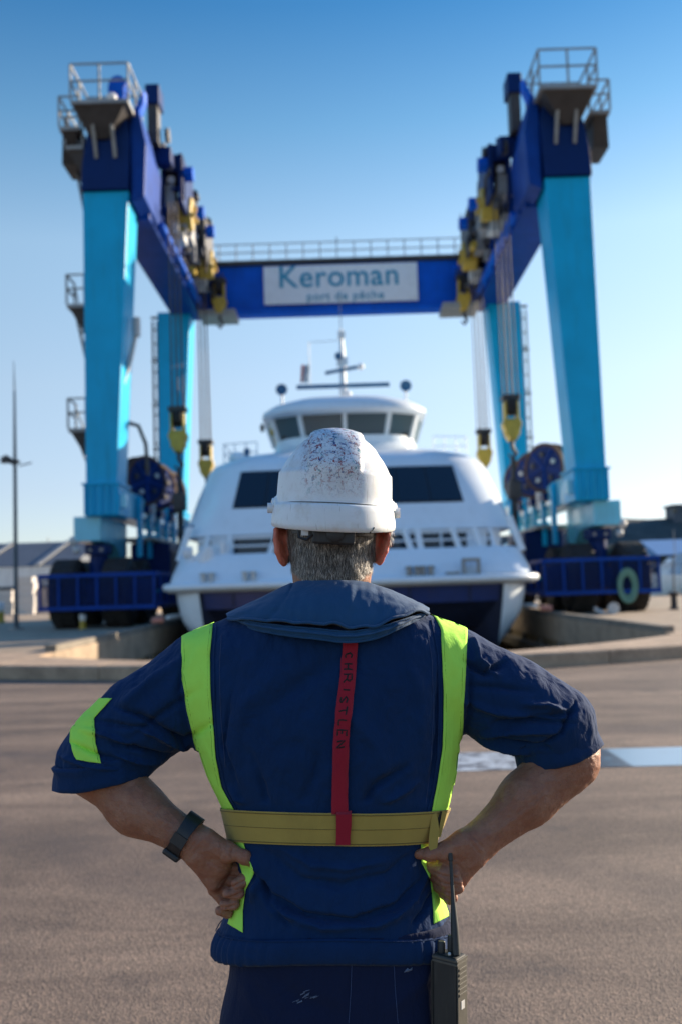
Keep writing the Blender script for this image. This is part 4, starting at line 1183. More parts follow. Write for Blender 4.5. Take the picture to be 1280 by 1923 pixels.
# ---------------------------------------------------------------- body: head, neck, arms and hands in one skin
YB = 1.935
def hand_points(left):
    if left:
        d = dict(wrist=(352, 1577, 1.868), fore=(250, 1515, 1.90), elbow=(180, 1440, 1.925),
                 palm=[(375, 1592, 1.862), (400, 1618, 1.868)], hyp=[(366, 1610, 1.862), (396, 1660, 1.868)],
                 thenar=[(384, 1578, 1.850), (424, 1606, 1.846)],
                 thumb=[(372, 1572, 1.862), (425, 1597, 1.852), (455, 1610, 1.846), (476, 1624, 1.850)],
                 f=[[(424, 1628, 1.890), (462, 1640, 1.878), (453, 1654, 1.852), (440, 1660, 1.844)],
                    [(414, 1646, 1.892), (456, 1664, 1.882), (442, 1676, 1.850), (424, 1678, 1.842)],
                    [(405, 1661, 1.892), (444, 1686, 1.882), (434, 1698, 1.852), (418, 1699, 1.845)],
                    [(398, 1672, 1.892), (428, 1706, 1.884), (423, 1714, 1.862), (409, 1710, 1.852)]])
    else:
        d = dict(wrist=(890, 1583, 1.872), fore=(985, 1498, 1.905), elbow=(1062, 1428, 1.93),
                 palm=[(868, 1595, 1.862), (846, 1615, 1.866)], hyp=[(884, 1612, 1.860), (856, 1655, 1.864)],
                 thenar=[(864, 1580, 1.852), (828, 1602, 1.848)],
                 thumb=[(872, 1576, 1.862), (830, 1596, 1.852), (802, 1604, 1.848), (781, 1604, 1.852)],
                 f=[[(830, 1618, 1.892), (804, 1626, 1.880), (826, 1640, 1.850), (849, 1642, 1.844)],
                    [(838, 1634, 1.892), (814, 1645, 1.880), (832, 1656, 1.850), (853, 1655, 1.843)],
                    [(845, 1648, 1.892), (820, 1663, 1.882), (838, 1672, 1.852), (856, 1668, 1.845)],
                    [(850, 1660, 1.890), (830, 1678, 1.880), (838, 1688, 1.858), (846, 1686, 1.850)]])
    return d
G = Field((-.60, 1.72, .78), (.56, 2.10, 1.84), .0023)
# torso, hips and thighs (all under the clothes)
G.cap(am(617, 1190, 1.95), am(617, 1330, 1.95), .085, .10, .04); G.cap(am(430, 1240, 1.95), am(800, 1235, 1.95), .075, .075, .06)
G.cap(am(617, 1330, 1.95), am(620, 1700, 1.945), .10, .11, .05); G.cap(am(530, 1760, 1.945), am(730, 1760, 1.945), .095, .095, .05)
G.cap(am(525, 1800, 1.945), am(515, 1990, 1.945), .085, .08, .03); G.cap(am(735, 1800, 1.945), am(745, 1990, 1.945), .085, .08, .03)
# neck and head
G.cap(am(618, 1180, 1.945), am(618, 1060, 1.93), .073, .069, .03)
G.cap(am(619, 1060, 1.93), am(620, 1000, 1.925), .071, .0815, .03)
hc = am(621, 945, 1.935)
G.ell(hc, (.080, .098, .112), .03)
G.ell(am(621, 1005, 1.99), (.062, .055, .075), .03)                # jaw
G.cap(am(621, 1040, 2.015), am(621, 1052, 2.025), .022, .020, .02)   # chin
G.cap(am(621, 955, 2.03), am(621, 990, 2.045), .009, .015, .012)    # nose
for sx in (-1, 1):
    G.ell(am(621 + sx * 32, 955, 2.03), (.017, .010, .011), .006, sub=True)
    G.ell(am(621 + sx * 32, 955, 2.016), (.012, .012, .011), .003)
G.cap(am(600, 1018, 2.035), am(642, 1018, 2.035), .006, .006, .006)
G.cap(am(598, 1023, 2.043), am(644, 1023, 2.043), .002, .002, .002, sub=True)
# ears
for px, py, ang, sx in ((526, 1024, -9, -1), (711, 1022, 13, 1)):
    c = am(px, py, 1.925)
    rot = Matrix.Rotation(R(ang), 4, 'Y') @ Matrix.Rotation(R(sx * 20), 4, 'Z')
    G.ell(c, (.0065, .027, .038), .006, rot)
    rim = [c + rot @ Vector((sx * .0035, -.024 * math.cos(a), .035 * math.sin(a))) for a in (R(-60), R(-20), R(20), R(60), R(100), R(140))]
    G.chain(rim, [.0042] * 6, .004)
    G.ell(c + rot @ Vector((sx * .008, .004, .002)), (.006, .013, .024), .005, rot, sub=True)
    G.ell(c + Vector((-sx * .003, -.002, -.031)), (.006, .009, .010), .007)
    G.cap(c + Vector((-sx * .002, .012, .012)), c + Vector((-sx * .022, .014, .010)), .017, .020, .012); G.cap(c + Vector((-sx * .002, .010, -.014)), c + Vector((-sx * .020, .014, -.012)), .012, .016, .010)
# arms
for left in (True, False):
    D = hand_points(left)
    q = lambda p: am(*p)
    S = am(385, 1270, 1.945) if left else am(838, 1265, 1.945)
    E, Fm, W = q(D['elbow']), q(D['fore']), q(D['wrist'])
    G.chain([S, (S + E) / 2, E], [.044, .040, .046], .03)
    if left:
        G.chain([E, Fm, W], [.058, .049, .0335], .03, flat=((.4, 1, .5), .88))
        G.ell(am(172, 1452, 1.93), (.035, .04, .035), .03)
    else:
        G.chain([E, Fm, W], [.057, .0495, .0345], .03, flat=((-.4, 1, .5), .88))
        G.cap(am(1085, 1412, 1.945), am(1096, 1406, 1.95), .026, .021, .02)   # elbow bone below the cuff
        G.ell(am(1030, 1455, 1.93), (.040, .045, .045), .03)
    sgn = 1 if left else -1
    pl = [q(p) for p in D['palm']]
    G.cap(W, pl[0], .031, .030, .015, flat=((0, 1, 0), .82))
    G.cap(pl[0], pl[1], .030, .029, .012, flat=((0, 1, 0), .72))
    hy = [q(p) for p in D['hyp']]; G.cap(hy[0], hy[1], .019, .0145, .012)
    th = [q(p) for p in D['thenar']]; G.cap(th[0], th[1], .0195, .0150, .010)
    T = [q(p) for p in D['thumb']]; G.chain(T, [.018, .0145, .0118, .0092], .006)
    G.ell(T[2], (.0128,) * 3, .005)
    for i, fg in enumerate(D['f']):
        Fp = [q(p) for p in fg]; s_ = (1.0, 1.02, .96, .84)[i]
        G.cap(pl[1], Fp[0], .020, .0125 * s_, .012)
        G.chain(Fp, [.0132 * s_, .0124 * s_, .0116 * s_, .0098 * s_], .0015)
        G.ell(Fp[1], (.0136 * s_,) * 3, .003); G.ell(Fp[2], (.0122 * s_,) * 3, .002)
    # palm creases and wrist folds, cut in
    if left:
        cuts = [((440, 1640), (405, 1630), (372, 1604)), ((404, 1668), (418, 1650), (436, 1644)), ((344, 1604), (360, 1586), (376, 1572)), ((352, 1616), (366, 1594), (386, 1574)), ((408, 1618), (412, 1600), (409, 1584)), ((433, 1616), (430, 1606), (433, 1592))]
    else:
        cuts = [((812, 1612), (842, 1628), (872, 1612)), ((822, 1612), (826, 1600), (830, 1588)), ((898, 1606), (884, 1588), (866, 1566)), ((906, 1598), (892, 1580), (876, 1562)), ((868, 1640), (856, 1626), (846, 1622))]
    CUTS = globals().setdefault('CUTS', []); CUTS += cuts
v, qd = G.mesh(); del G
body = np_mesh('body', v, qd)
# relief laid into the skin: creases and tendons on the camera-facing side of the hands
GAIN = 1.0; mask_fn = None
def relief(me, folds, yside=True, noise_amp=0.0, noise_sc=(9, 9, 5)):
    """folds: (points px, width px, height m[, sharp]); raises or sinks the cloth along drawn lines"""
    v = coords_of(me).astype(float); n = normals_of(me).astype(float)
    px, py = to_px(v)
    face = np.clip((-n[:, 1]) * 1.6 + .25, 0, 1) if yside else np.ones(len(v))
    d = np.zeros(len(v))
    for fo in folds:
        pts, w, a = fo[0], fo[1], fo[2]
        best = np.full(len(v), 1e9); tt = np.zeros(len(v)); L = len(pts) - 1
        x0, x1 = min(p[0] for p in pts) - 4 * w, max(p[0] for p in pts) + 4 * w
        y0, y1 = min(p[1] for p in pts) - 4 * w, max(p[1] for p in pts) + 4 * w
        sel = np.where((px > x0) & (px < x1) & (py > y0) & (py < y1))[0]
        if len(sel) == 0: continue
        X_, Y_ = px[sel], py[sel]; b = np.full(len(sel), 1e9); t_ = np.zeros(len(sel)); sg = np.zeros(len(sel))
        for i in range(L):
            ax, ay = pts[i]; bx, by = pts[i + 1]; ex, ey = bx - ax, by - ay
            t = np.clip(((X_ - ax) * ex + (Y_ - ay) * ey) / (ex * ex + ey * ey + 1e-9), 0, 1)
            qx, qy = X_ - ax - t * ex, Y_ - ay - t * ey
            dist = np.hypot(qx, qy); m = dist < b
            b[m] = dist[m]; t_[m] = (i + t[m]) / L; sg[m] = np.sign(ex * qy - ey * qx)[m]
        asym = fo[3] if len(fo) > 3 else 0.0
        ww = w * (1 + asym * sg)
        d[sel] += GAIN * a * np.exp(-(b / ww) ** 2) * np.sin(np.pi * np.clip(t_ * .9 + .05, 0, 1)) ** .6
    if noise_amp:
        s = np.array(noise_sc)
        d += np.array([noise.fractal(Vector(p), .7, 2.0, 3) for p in v * s]) * noise_amp
    d *= 1 - mask_fn(px, py) if mask_fn else 1
    put_coords(me, v + n * (d * face)[:, None])
GAPS = [((458, 1653), (444, 1660), (426, 1669)), ((452, 1676), (436, 1684), (416, 1690)), ((440, 1700), (424, 1705), (408, 1704)), ((470, 1634), (446, 1632), (428, 1640)),
        ((804, 1636), (826, 1645), (854, 1649)), ((814, 1655), (834, 1661), (858, 1661)), ((824, 1674), (838, 1678), (852, 1677)), ((798, 1616), (824, 1622), (846, 1632))]
VEINS = [((228, 1482), (262, 1516), (300, 1540), (322, 1556)), ((250, 1550), (284, 1570), (316, 1584)), ((290, 1500), (318, 1530), (336, 1548)), ((376, 1600), (400, 1592), (420, 1598)), ((1040, 1470), (1000, 1510), (950, 1546), (915, 1570)), ((980, 1470), (950, 1510), (915, 1545)), ((1010, 1530), (960, 1575), (925, 1596)), ((872, 1586), (850, 1588), (830, 1594))]
relief(body, [(c, 2.2, -.0018) for c in CUTS] + [(c, 2.4, -.0042) for c in GAPS] + [(c, 3.6, .0013) for c in VEINS], True, .0016, (34, 34, 34))
vv = coords_of(body); bx, by = to_px(vv); nb = normals_of(body)
body_tree = tree(body)
ears = [np.array(am(524, 1024, 1.925)), np.array(am(713, 1022, 1.925))]

# ---------------------------------------------------------------- hair: short grey strands over the back of the head
pc = np.zeros(len(body.polygons) * 3, np.float32); body.polygons.foreach_get('center', pc); pc = pc.reshape(-1, 3)
pn = np.zeros(len(body.polygons) * 3, np.float32); body.polygons.foreach_get('normal', pn); pn = pn.reshape(-1, 3)
ppx, ppy = to_px(pc.astype(float))
edge = 1096 - 26 * np.clip((np.abs(ppx - 618) - 45) / 28, 0, 1)
hair_face = (ppy < edge) & (pc[:, 2] > 1.45) & (pc[:, 1] < 1.955)
for e in ears: hair_face &= (np.abs(pc - e) / np.array([.014, .034, .044])).max(1) > 1
hi = np.where(hair_face)[0]
rng = np.random.default_rng(3)
pick = rng.choice(hi, 42000)
hv, hf, hcol = [], [], []
for i in pick:
    c = Vector(pc[i]) + Vector(rng.normal(0, .0008, 3)); n = Vector(pn[i])
    down = Vector((rng.normal(0, .28) - (c.x + .02) * 2.5, 0, -1)); down = (down - n * down.dot(n)).normalized()
    py = ppy[i]; ln = rng.uniform(.008, .016) * (1.25 if py < 1030 else (1.0 if py < 1070 else .75))
    d = (down + n * rng.uniform(.12, .42)).normalized(); d2 = (down * 1.1 + n * rng.uniform(-.02, .18)).normalized()
    s = n.cross(down).normalized() * .00030
    p1 = c + d * ln * .5; p2 = p1 + d2 * ln * .5; c0 = c - n * .001
    k = len(hv); hv += [c0 - s, c0 + s, p1 - s * .8, p1 + s * .8, p2]
    hf += [(k, k + 1, k + 3, k + 2), (k + 2, k + 3, k + 4)]
    mid = abs(ppx[i] - 625) / 80
    top = max(0, min(1, (1060 - ppy[i]) / 60)); w_ = np.array([.22 - .12 * mid + .16 * top, .26, .30, .22 + .14 * mid - .12 * top]); g = rng.choice([.03, .09, .26, .60], p=w_ / w_.sum())
    hcol.append(g * rng.uniform(.75, 1.25) * (1 + .55 * noise.noise(c * 70) - .22 * max(0, 1 - mid * 1.6)))
hm = bpy.data.meshes.new('hair'); hm.from_pydata([tuple(p) for p in hv], [], hf)
ca = hm.color_attributes.new('tone', 'FLOAT_COLOR', 'POINT')
arr = np.repeat(np.array(hcol), 5); arr = np.stack([arr, arr * .89, arr * .77, np.ones_like(arr)], 1).astype(np.float32)
ca.data.foreach_set('color', arr.ravel())
m, nt, b = base_mat('grey_hair'); at_ = nd(nt, 'ShaderNodeAttribute', attribute_name='tone'); nt.links.new(at_.outputs['Color'], b.inputs['Base Color'])
b.inputs['Roughness'].default_value = .5
M_HAIR = m
body.materials.append(M_SKIN); body.materials.append(M_SCALP)
mi = np.zeros(len(body.polygons), np.int32); mi[hair_face] = 1; body.polygons.foreach_set('material_index', mi)
fl = body.attributes.new('flush', 'FLOAT', 'POINT'); fa = np.zeros(len(vv), np.float32)
for e in ears: fa = np.maximum(fa, np.clip(1.25 - (np.abs(vv - e) / np.array([.016, .036, .045])).max(1), 0, .25) * 4)
fl.data.foreach_set('value', fa.astype(np.float32))
fore = ((ppx < 330) & (ppx > 170) & (ppy > 1440) & (ppy < 1590)) | ((ppx > 905) & (ppx < 1090) & (ppy > 1430) & (ppy < 1580))
fi = np.where(fore)[0]; av, af = [], []
for i in rng.choice(fi, 5200):
    c = Vector(pc[i]); n = Vector(pn[i]); ax_ = Vector((1 if ppx[i] < 600 else -1, .1, -.75)); d = (ax_ - n * ax_.dot(n)).normalized()
    d = (d + Vector(rng.normal(0, .3, 3)) + n * .25).normalized(); sw = n.cross(d).normalized() * .00013; ln = rng.uniform(.005, .011); k = len(av)
    av += [c - sw, c + sw, c + d * ln]; af.append((k, k + 1, k + 2))
ahm = bpy.data.meshes.new('arm_hair'); ahm.from_pydata([tuple(p) for p in av], [], af)
bo = bpy.data.objects.new('body', body); COL.objects.link(bo); bo.parent = person
body.transform(Matrix.Translation(-PERSON_AT) @ ROLL)
ho = finish('hair', hm, M_HAIR, person); setp(ho, kind='stuff')
setp(finish('arm_hair', ahm, paint('arm_hair', (.09, .06, .04), rough=.6), person), kind='stuff')

# ---------------------------------------------------------------- jacket
# (row px, left px, right px, half depth m, centre y m)
ROWS = [(1092, 556, 684, .068, 1.93), (1112, 535, 705, .080, 1.932), (1130, 500, 742, .092, 1.934), (1152, 440, 796, .104, 1.936), (1175, 390, 845, .116, 1.937), (1205, 352, 866, .128, 1.937),
        (1260, 350, 862, .139, 1.936), (1330, 357, 858, .146, 1.936), (1400, 370, 853, .147, 1.937), (1460, 392, 846, .144, 1.940), (1515, 418, 834, .138, 1.942), (1550, 427, 818, .134, 1.944),
        (1590, 432, 802, .134, 1.944), (1640, 437, 806, .138, 1.942), (1690, 430, 826, .144, 1.940), (1735, 412, 842, .149, 1.938), (1765, 402, 848, .150, 1.938), (1800, 402, 850, .150, 1.938)]
_z = [am(617, r[0], YB).z for r in ROWS][::-1]
_t = np.linspace(_z[0], _z[-1], 500)
def _tab(vals):
    y = np.interp(_t, _z, vals[::-1]); kz = np.exp(-np.linspace(-2, 2, 31) ** 2); kz /= kz.sum()
    return np.convolve(np.pad(y, 15, mode='edge'), kz, 'valid')
T_L = _tab([am(r[1], r[0], r[4]).x for r in ROWS]); T_R = _tab([am(r[2], r[0], r[4]).x for r in ROWS])
T_B = _tab([r[3] for r in ROWS]); T_Y = _tab([r[4] for r in ROWS])
NEXP = 2.5
def torso_sd(x, y, z, grow=0.0):
    cx = np.interp(z, _t, (T_L + T_R) / 2); a = np.interp(z, _t, (T_R - T_L) / 2) + grow; b = np.interp(z, _t, T_B) + grow; yc = np.interp(z, _t, T_Y)
    dx, dy = x - cx, y - yc
    q = ((np.abs(dx) / a) ** NEXP + (np.abs(dy) / b) ** NEXP) ** (1 / NEXP) + 1e-5
    r = np.sqrt(dx * dx + dy * dy)
    d = np.where(q > .3, r * (1 - 1 / q), -.7 * b)
    return np.maximum(np.maximum(d * .9, z - _t[-1]), _t[0] - z)
def torso_pt(z, ang, grow=0.0):
    """point on the torso outline; ang 0 = right, -90 = the back"""
    cx = np.interp(z, _t, (T_L + T_R) / 2); a = np.interp(z, _t, (T_R - T_L) / 2) + grow; b = np.interp(z, _t, T_B) + grow; yc = np.interp(z, _t, T_Y)
    c, s = math.cos(ang), math.sin(ang)
    q = ((abs(c) / a) ** NEXP + (abs(s) / b) ** NEXP) ** (-1 / NEXP)
    return Vector((cx + c * q, yc + s * q, z))
J = Field((-.62, 1.72, .74), (.56, 2.13, 1.56), .0034)
J.put(torso_sd, (-.35, 1.75, .74), (.3, 2.12, 1.6))
# sleeves
SL = [am(376, 1278, 1.942), am(262, 1356, 1.938), am(202, 1408, 1.930), am(192, 1448, 1.926)]
SRt = [am(846, 1266, 1.942), am(955, 1322, 1.940), am(1034, 1366, 1.936), am(1050, 1402, 1.934)]
J.chain(SL, [.093, .080, .073, .078], .035, flat=((0, 1, 0), .95)); J.cap(am(196, 1414, 1.93), am(136, 1424, 1.93), .052, .034, .025); J.chain(SRt, [.090, .083, .076, .064], .035, flat=((0, 1, 0), .98))
J.plane(am(190, 1474, 1.93), (am(190, 1500, 1.93) - am(194, 1420, 1.93)) * 1.0) if False else None
def cut(x, y, z, p, nrm):
    return (x - p[0]) * nrm[0] + (y - p[1]) * nrm[1] + (z - p[2]) * nrm[2]
pL, nL = am(190, 1452, 1.93), Vector((-.05, 0, -1)).normalized()
pR, nR = am(1040, 1412, 1.93), Vector((.28, 0, -.96)).normalized()
J.put(lambda x, y, z: -cut(x, y, z, pL, nL), (-.6, 1.72, pL.z - .2), (-.36, 2.1, pL.z + .05), 0, True) if False else None
xx, yy, zz = J.ax[0][:, None, None], J.ax[1][None, :, None], J.ax[2][None, None, :]
selL = (J.ax[0] < am(330, 1450, 1.93).x); selR = (J.ax[0] > am(905, 1450, 1.93).x)
J.f[selL] = np.maximum(J.f[selL], cut(xx[selL], yy, zz, pL, nL)); J.f[selR] = np.maximum(J.f[selR], cut(xx[selR], yy, zz, pR, nR))
J.plane((0, 1.938, am(617, 1776, YB).z), (0, -.20, -1))
v, qd = J.mesh(); del J
jm = np_mesh('jacket', v, qd)
FOLDS = [
    # back panel: broad soft drape
    ([(640, 1235), (560, 1285), (480, 1345)], 26, -.0035), ([(520, 1250), (450, 1330), (425, 1430)], 22, .003), ([(760, 1230), (790, 1330), (780, 1440)], 24, .003),
    ([(760, 1440), (700, 1480), (676, 1522)], 13, -.006, .4), ([(780, 1470), (730, 1500), (700, 1524)], 10, .004), ([(600, 1400), (585, 1460), (560, 1520)], 16, -.003), ([(470, 1420), (490, 1480), (500, 1520)], 12, -.0035),
    ([(430, 1480), (445, 1505), (470, 1522)], 9, .005), ([(640, 1330), (700, 1400), (720, 1460)], 22, .003), ([(430, 1300), (415, 1400), (440, 1470)], 7, -.0035), ([(818, 1260), (816, 1380), (804, 1480)], 6, -.0035),
    # below the belt: sagging folds
    ([(452, 1600), (500, 1680), (570, 1718), (660, 1728), (740, 1700), (790, 1650)], 14, -.007, .5), ([(455, 1640), (510, 1710), (600, 1742), (700, 1738), (780, 1700)], 13, .005),
    ([(500, 1600), (560, 1650), (640, 1660), (720, 1640), (770, 1600)], 15, -.004, .4), ([(520, 1592), (580, 1625), (650, 1632), (720, 1616)], 10, .0035), ([(800, 1640), (770, 1690), (735, 1722)], 9, .006), ([(815, 1660), (790, 1710), (770, 1735)], 7, -.005),
    ([(470, 1612), (482, 1650), (470, 1690)], 8, .006), ([(480, 1640), (500, 1700), (540, 1738)], 8, -.005),
    # left sleeve
    ([(395, 1360), (342, 1396), (257, 1344), (215, 1330)], 9, -.007, .4), ([(372, 1408), (330, 1400), (283, 1378), (250, 1368)], 8, .007), ([(360, 1420), (300, 1424), (250, 1408), (210, 1400)], 7, -.007, .4), ([(300, 1432), (255, 1430), (215, 1420)], 6, .006),
    ([(180, 1352), (230, 1362), (290, 1370)], 9, -.005, .4), ([(330, 1240), (270, 1290), (220, 1330)], 14, .005), ([(360, 1300), (300, 1340), (245, 1385)], 10, -.004), ([(345, 1220), (330, 1300), (350, 1380)], 8, -.004),
    ([(130, 1395), (165, 1412), (215, 1428)], 7, -.006), ([(150, 1370), (200, 1384), (240, 1400)], 7, .005), ([(110, 1420), (160, 1440), (220, 1446)], 6, .005),
    # right sleeve
    ([(870, 1240), (905, 1262), (940, 1242)], 9, -.008, .4), ([(884, 1200), (892, 1240), (930, 1270)], 8, .007), ([(876, 1290), (930, 1290), (1000, 1300)], 11, -.004), ([(922, 1359), (990, 1350), (1066, 1356)], 7, -.008, .4), ([(900, 1380), (960, 1372), (1040, 1375)], 7, .007),
    ([(929, 1389), (980, 1396), (1025, 1404)], 6, -.007, .3), ([(880, 1385), (940, 1402), (985, 1415)], 6, .006), ([(978, 1322), (1020, 1326), (1056, 1338)], 8, .007), ([(1000, 1345), (1040, 1343), (1075, 1335)], 6, -.006), ([(870, 1320), (930, 1340), (985, 1345)], 10, .005),
    ([(1076, 1316), (1064, 1345), (1050, 1376), (1016, 1396), (974, 1408)], 5, -.0060), ([(880, 1255), (878, 1330), (868, 1390)], 8, -.005),
]
mask_fn = lambda px, py: (np.clip((py - 1500) / 12, 0, 1) * np.clip((1600 - py) / 12, 0, 1) * ((px > 405) & (px < 850)))
GAIN = 2.3
relief(jm, [(f[0], f[1] * .62, f[2]) + tuple(f[3:]) for f in FOLDS], True, .0034, (11, 11, 6))
GAIN = 1.0
relief(jm, [], True, .0030, (30, 30, 17))
GAIN = 1.0
mask_fn = None
jt = tree(jm)
jacket = finish('jacket', jm, M_JACK, person)

CAM0 = Vector((0, 0, CAM_H))
def on_cloth(px, py, off, trees=None, fallback=1.86):
    """the cloth point seen at a photo pixel, lifted by off towards the viewer"""
    d = (am(px, py, 2.0) - CAM0).normalized()
    for t_ in (trees or [jt]):
        h, n, i, dist = t_.ray_cast(CAM0, d)
        if h is None or h.y > 1.99:
            h, n, i, dist = t_.find_nearest(am(px, py, 1.93))
        if h is not None: return h + (n * .6 - d * .4).normalized() * off
    return None
def interp_poly(pts, n):
    L = [0]
    for a, b in zip(pts, pts[1:]): L.append(L[-1] + math.hypot(b[0] - a[0], b[1] - a[1]))
    out = []
    for i in range(n):
        s = L[-1] * i / (n - 1); k = 0
        while k < len(pts) - 2 and L[k + 1] < s: k += 1
        t = (s - L[k]) / max(1e-9, L[k + 1] - L[k]); out.append(tuple(pts[k][j] + (pts[k + 1][j] - pts[k][j]) * t for j in range(2)))
    return out
def band(name, A, B, m, parent, nu=60, nv=10, off=.0016, thick=.0012, trees=None):
    """a strip of tape between two drawn edges, sewn on the cloth; a real sheet with thickness"""
    A, B = interp_poly(A, nu), interp_poly(B, nu)
    grid = [[on_cloth(a[0] + (b[0] - a[0]) * j / nv, a[1] + (b[1] - a[1]) * j / nv, off, trees) for j in range(nv + 1)] for a, b in zip(A, B)]
    vs, ids, fs = [], {}, []
    for i, row in enumerate(grid):
        for j, p in enumerate(row):
            if p is not None: ids[i, j] = len(vs); vs.append(tuple(p))
    for i in range(nu - 1):
        for j in range(nv):
            k = [(i, j), (i, j + 1), (i + 1, j + 1), (i + 1, j)]
            if all(q in ids for q in k):
                P_ = [Vector(vs[ids[q]]) for q in k]
                if max((P_[0] - P_[2]).length, (P_[1] - P_[3]).length) < .05: fs.append(tuple(ids[q] for q in k))
    me = bpy.data.meshes.new(name); me.from_pydata(vs, [], fs); me.validate()
    o = finish(name, me, m, parent, True)
    sd = o.modifiers.new('thickness', 'SOLIDIFY'); sd.thickness = thick; sd.offset = -1
    return o, grid
band('reflective_tape', [(338, 1196), (337, 1260), (347, 1330), (362, 1396), (384, 1458), (405, 1500), (414, 1520)], [(397, 1166), (391, 1230), (392, 1300), (398, 1372), (402, 1425), (413, 1478), (436, 1520)], M_LIME, jacket)
band('reflective_tape', [(806, 1150), (822, 1182), (827, 1300), (825, 1400), (815, 1470), (804, 1526)], [(846, 1156), (872, 1178), (869, 1240), (864, 1350), (856, 1440), (846, 1490), (832, 1526)], M_LIME, jacket)
band('reflective_tape', [(174, 1312), (130, 1360), (128, 1396), (139, 1428)], [(207, 1312), (173, 1350), (176, 1396), (186, 1434)], M_LIME, jacket, nu=40)
band('reflective_tape', [(431, 1574), (440, 1600), (452, 1640), (448, 1670), (434, 1705), (425, 1735)], [(452, 1574), (458, 1596), (474, 1640), (458, 1672), (453, 1710), (453, 1752)], M_LIME, jacket)
band('reflective_tape', [(784, 1580), (785, 1620), (801, 1650), (806, 1690), (808, 1735)], [(806, 1580), (803, 1622), (817, 1650), (824, 1684), (837, 1720)], M_LIME, jacket)
def _seam_later(): pass
def seam(name, pts, m, parent, r=.0009, off=.0004, n=50, trees=None):
    P_ = [on_cloth(a, b, off, trees) for a, b in interp_poly(pts, n)]
    P_ = [p for p in P_ if p is not None]
    q = MB(); q.tube(P_, r, 5); return fin(q, name, m, parent)
M_THREAD = cloth('stitching', (.03, .055, .13), weave=300)
seam('seam', [(403, 1170), (398, 1235), (399, 1330), (406, 1420), (420, 1480), (440, 1518)], M_JACK, jacket, .0022)
seam('seam', [(805, 1165), (817, 1230), (819, 1330), (816, 1420), (806, 1490), (798, 1520)], M_JACK, jacket, .0022)
M_LSTITCH = cloth('lime_stitching', (.16, .42, .03), weave=300)
for pts in ([(343, 1204), (342, 1260), (352, 1330), (367, 1396), (389, 1458), (409, 1500)], [(392, 1175), (386, 1230), (387, 1300), (393, 1372), (397, 1425), (408, 1478)], [(827, 1190), (832, 1300), (830, 1400), (820, 1470), (810, 1518)], [(866, 1186), (863, 1240), (859, 1350), (851, 1440), (841, 1490)], [(170, 1356), (171, 1396), (181, 1430)]):
    seam('stitching', pts, M_LSTITCH, jacket, .0008, .0022)
seam('stitching', [(798, 1190), (806, 1240), (808, 1340), (803, 1440), (794, 1510)], M_THREAD, jacket, .0006)
seam('stitching', [(412, 1190), (408, 1260), (411, 1350), (419, 1440)], M_THREAD, jacket, .0006)

def cuff(c0, c1, rad, m, parent, seed, sq=.86):
    """turned-up sleeve end: a thick rolled ring with creases"""
    ax = (c1 - c0); L = ax.length; ax.normalize()
    u = Vector((0, 1, 0)); s = ax.cross(u).normalized(); u = s.cross(ax)
    prof = [(.10, -.012), (.0, -.004), (-.07, .004), (-.03, .0105), (.12, .0105), (.3, .007), (.55, .008), (.8, .0085), (1.0, .010), (1.07, .004), (1.04, -.005), (.8, -.012), (.3, -.014)]
    rg = []
    for t, dr in prof:
        ring = []
        for k in range(72):
            a = 2 * math.pi * k / 72
            w = .0035 * noise.noise(Vector((math.cos(a) * 2.2, math.sin(a) * 2.2 + t * 1.4, seed))) + .0022 * noise.noise(Vector((math.cos(a) * 6, math.sin(a) * 6 + t * 3, seed + 4)))
            r = rad + dr + w * 1.5
            ring.append(c0 + ax * (L * t + .006 * noise.noise(Vector((math.cos(a) * 1.5, math.sin(a) * 1.5, seed + 9)))) + (s * math.cos(a) + u * math.sin(a) * sq) * r)
        rg.append(ring)
    q = MB(); q.rings(rg, cap=False)
    return fin(q, 'cuff', m, parent, True, 80)
cuff(am(187, 1426, 1.927), am(193, 1466, 1.927), .0860, M_JACK, jacket, 1.3)
cuff(am(1029, 1370, 1.934), am(1047, 1421, 1.934), .0745, M_JACK, jacket, 5.1)
# hem band with gathered elastic at the sides
rg = []
for py, g in ((1742, .001), (1746, .0045), (1757, .006), (1770, .0058), (1782, .005), (1788, .001), (1785, -.006)):
    z0 = am(617, py, YB).z; ring = []
    for k in range(240):
        a = 2 * math.pi * k / 240
        side = max(0, abs(math.cos(a)) - .55) / .45
        w = .0036 * side * math.sin(a * 62 + 2 * math.sin(a * 7)) + .0016 * noise.noise(Vector((math.cos(a) * 7, math.sin(a) * 7, py * .02)))
        p = torso_pt(z0, a, g + w); p.z += -.008 * max(0, -math.cos(a)) * side + .030 * max(0, -math.sin(a)) ** .8
        ring.append(p)
    rg.append(ring)
q = MB(); q.rings(rg, cap=False); fin(q, 'hem_band', M_JACK, jacket, True, 80)
q = MB(); q.tube([torso_pt(am(617, 1744, YB).z, 2 * math.pi * k / 160, .0052) + Vector((0, 0, .030 * max(0, -math.sin(2 * math.pi * k / 160)) ** .8)) for k in range(161)], .0010, 5, cap=False); fin(q, 'stitching', M_JACK, jacket)

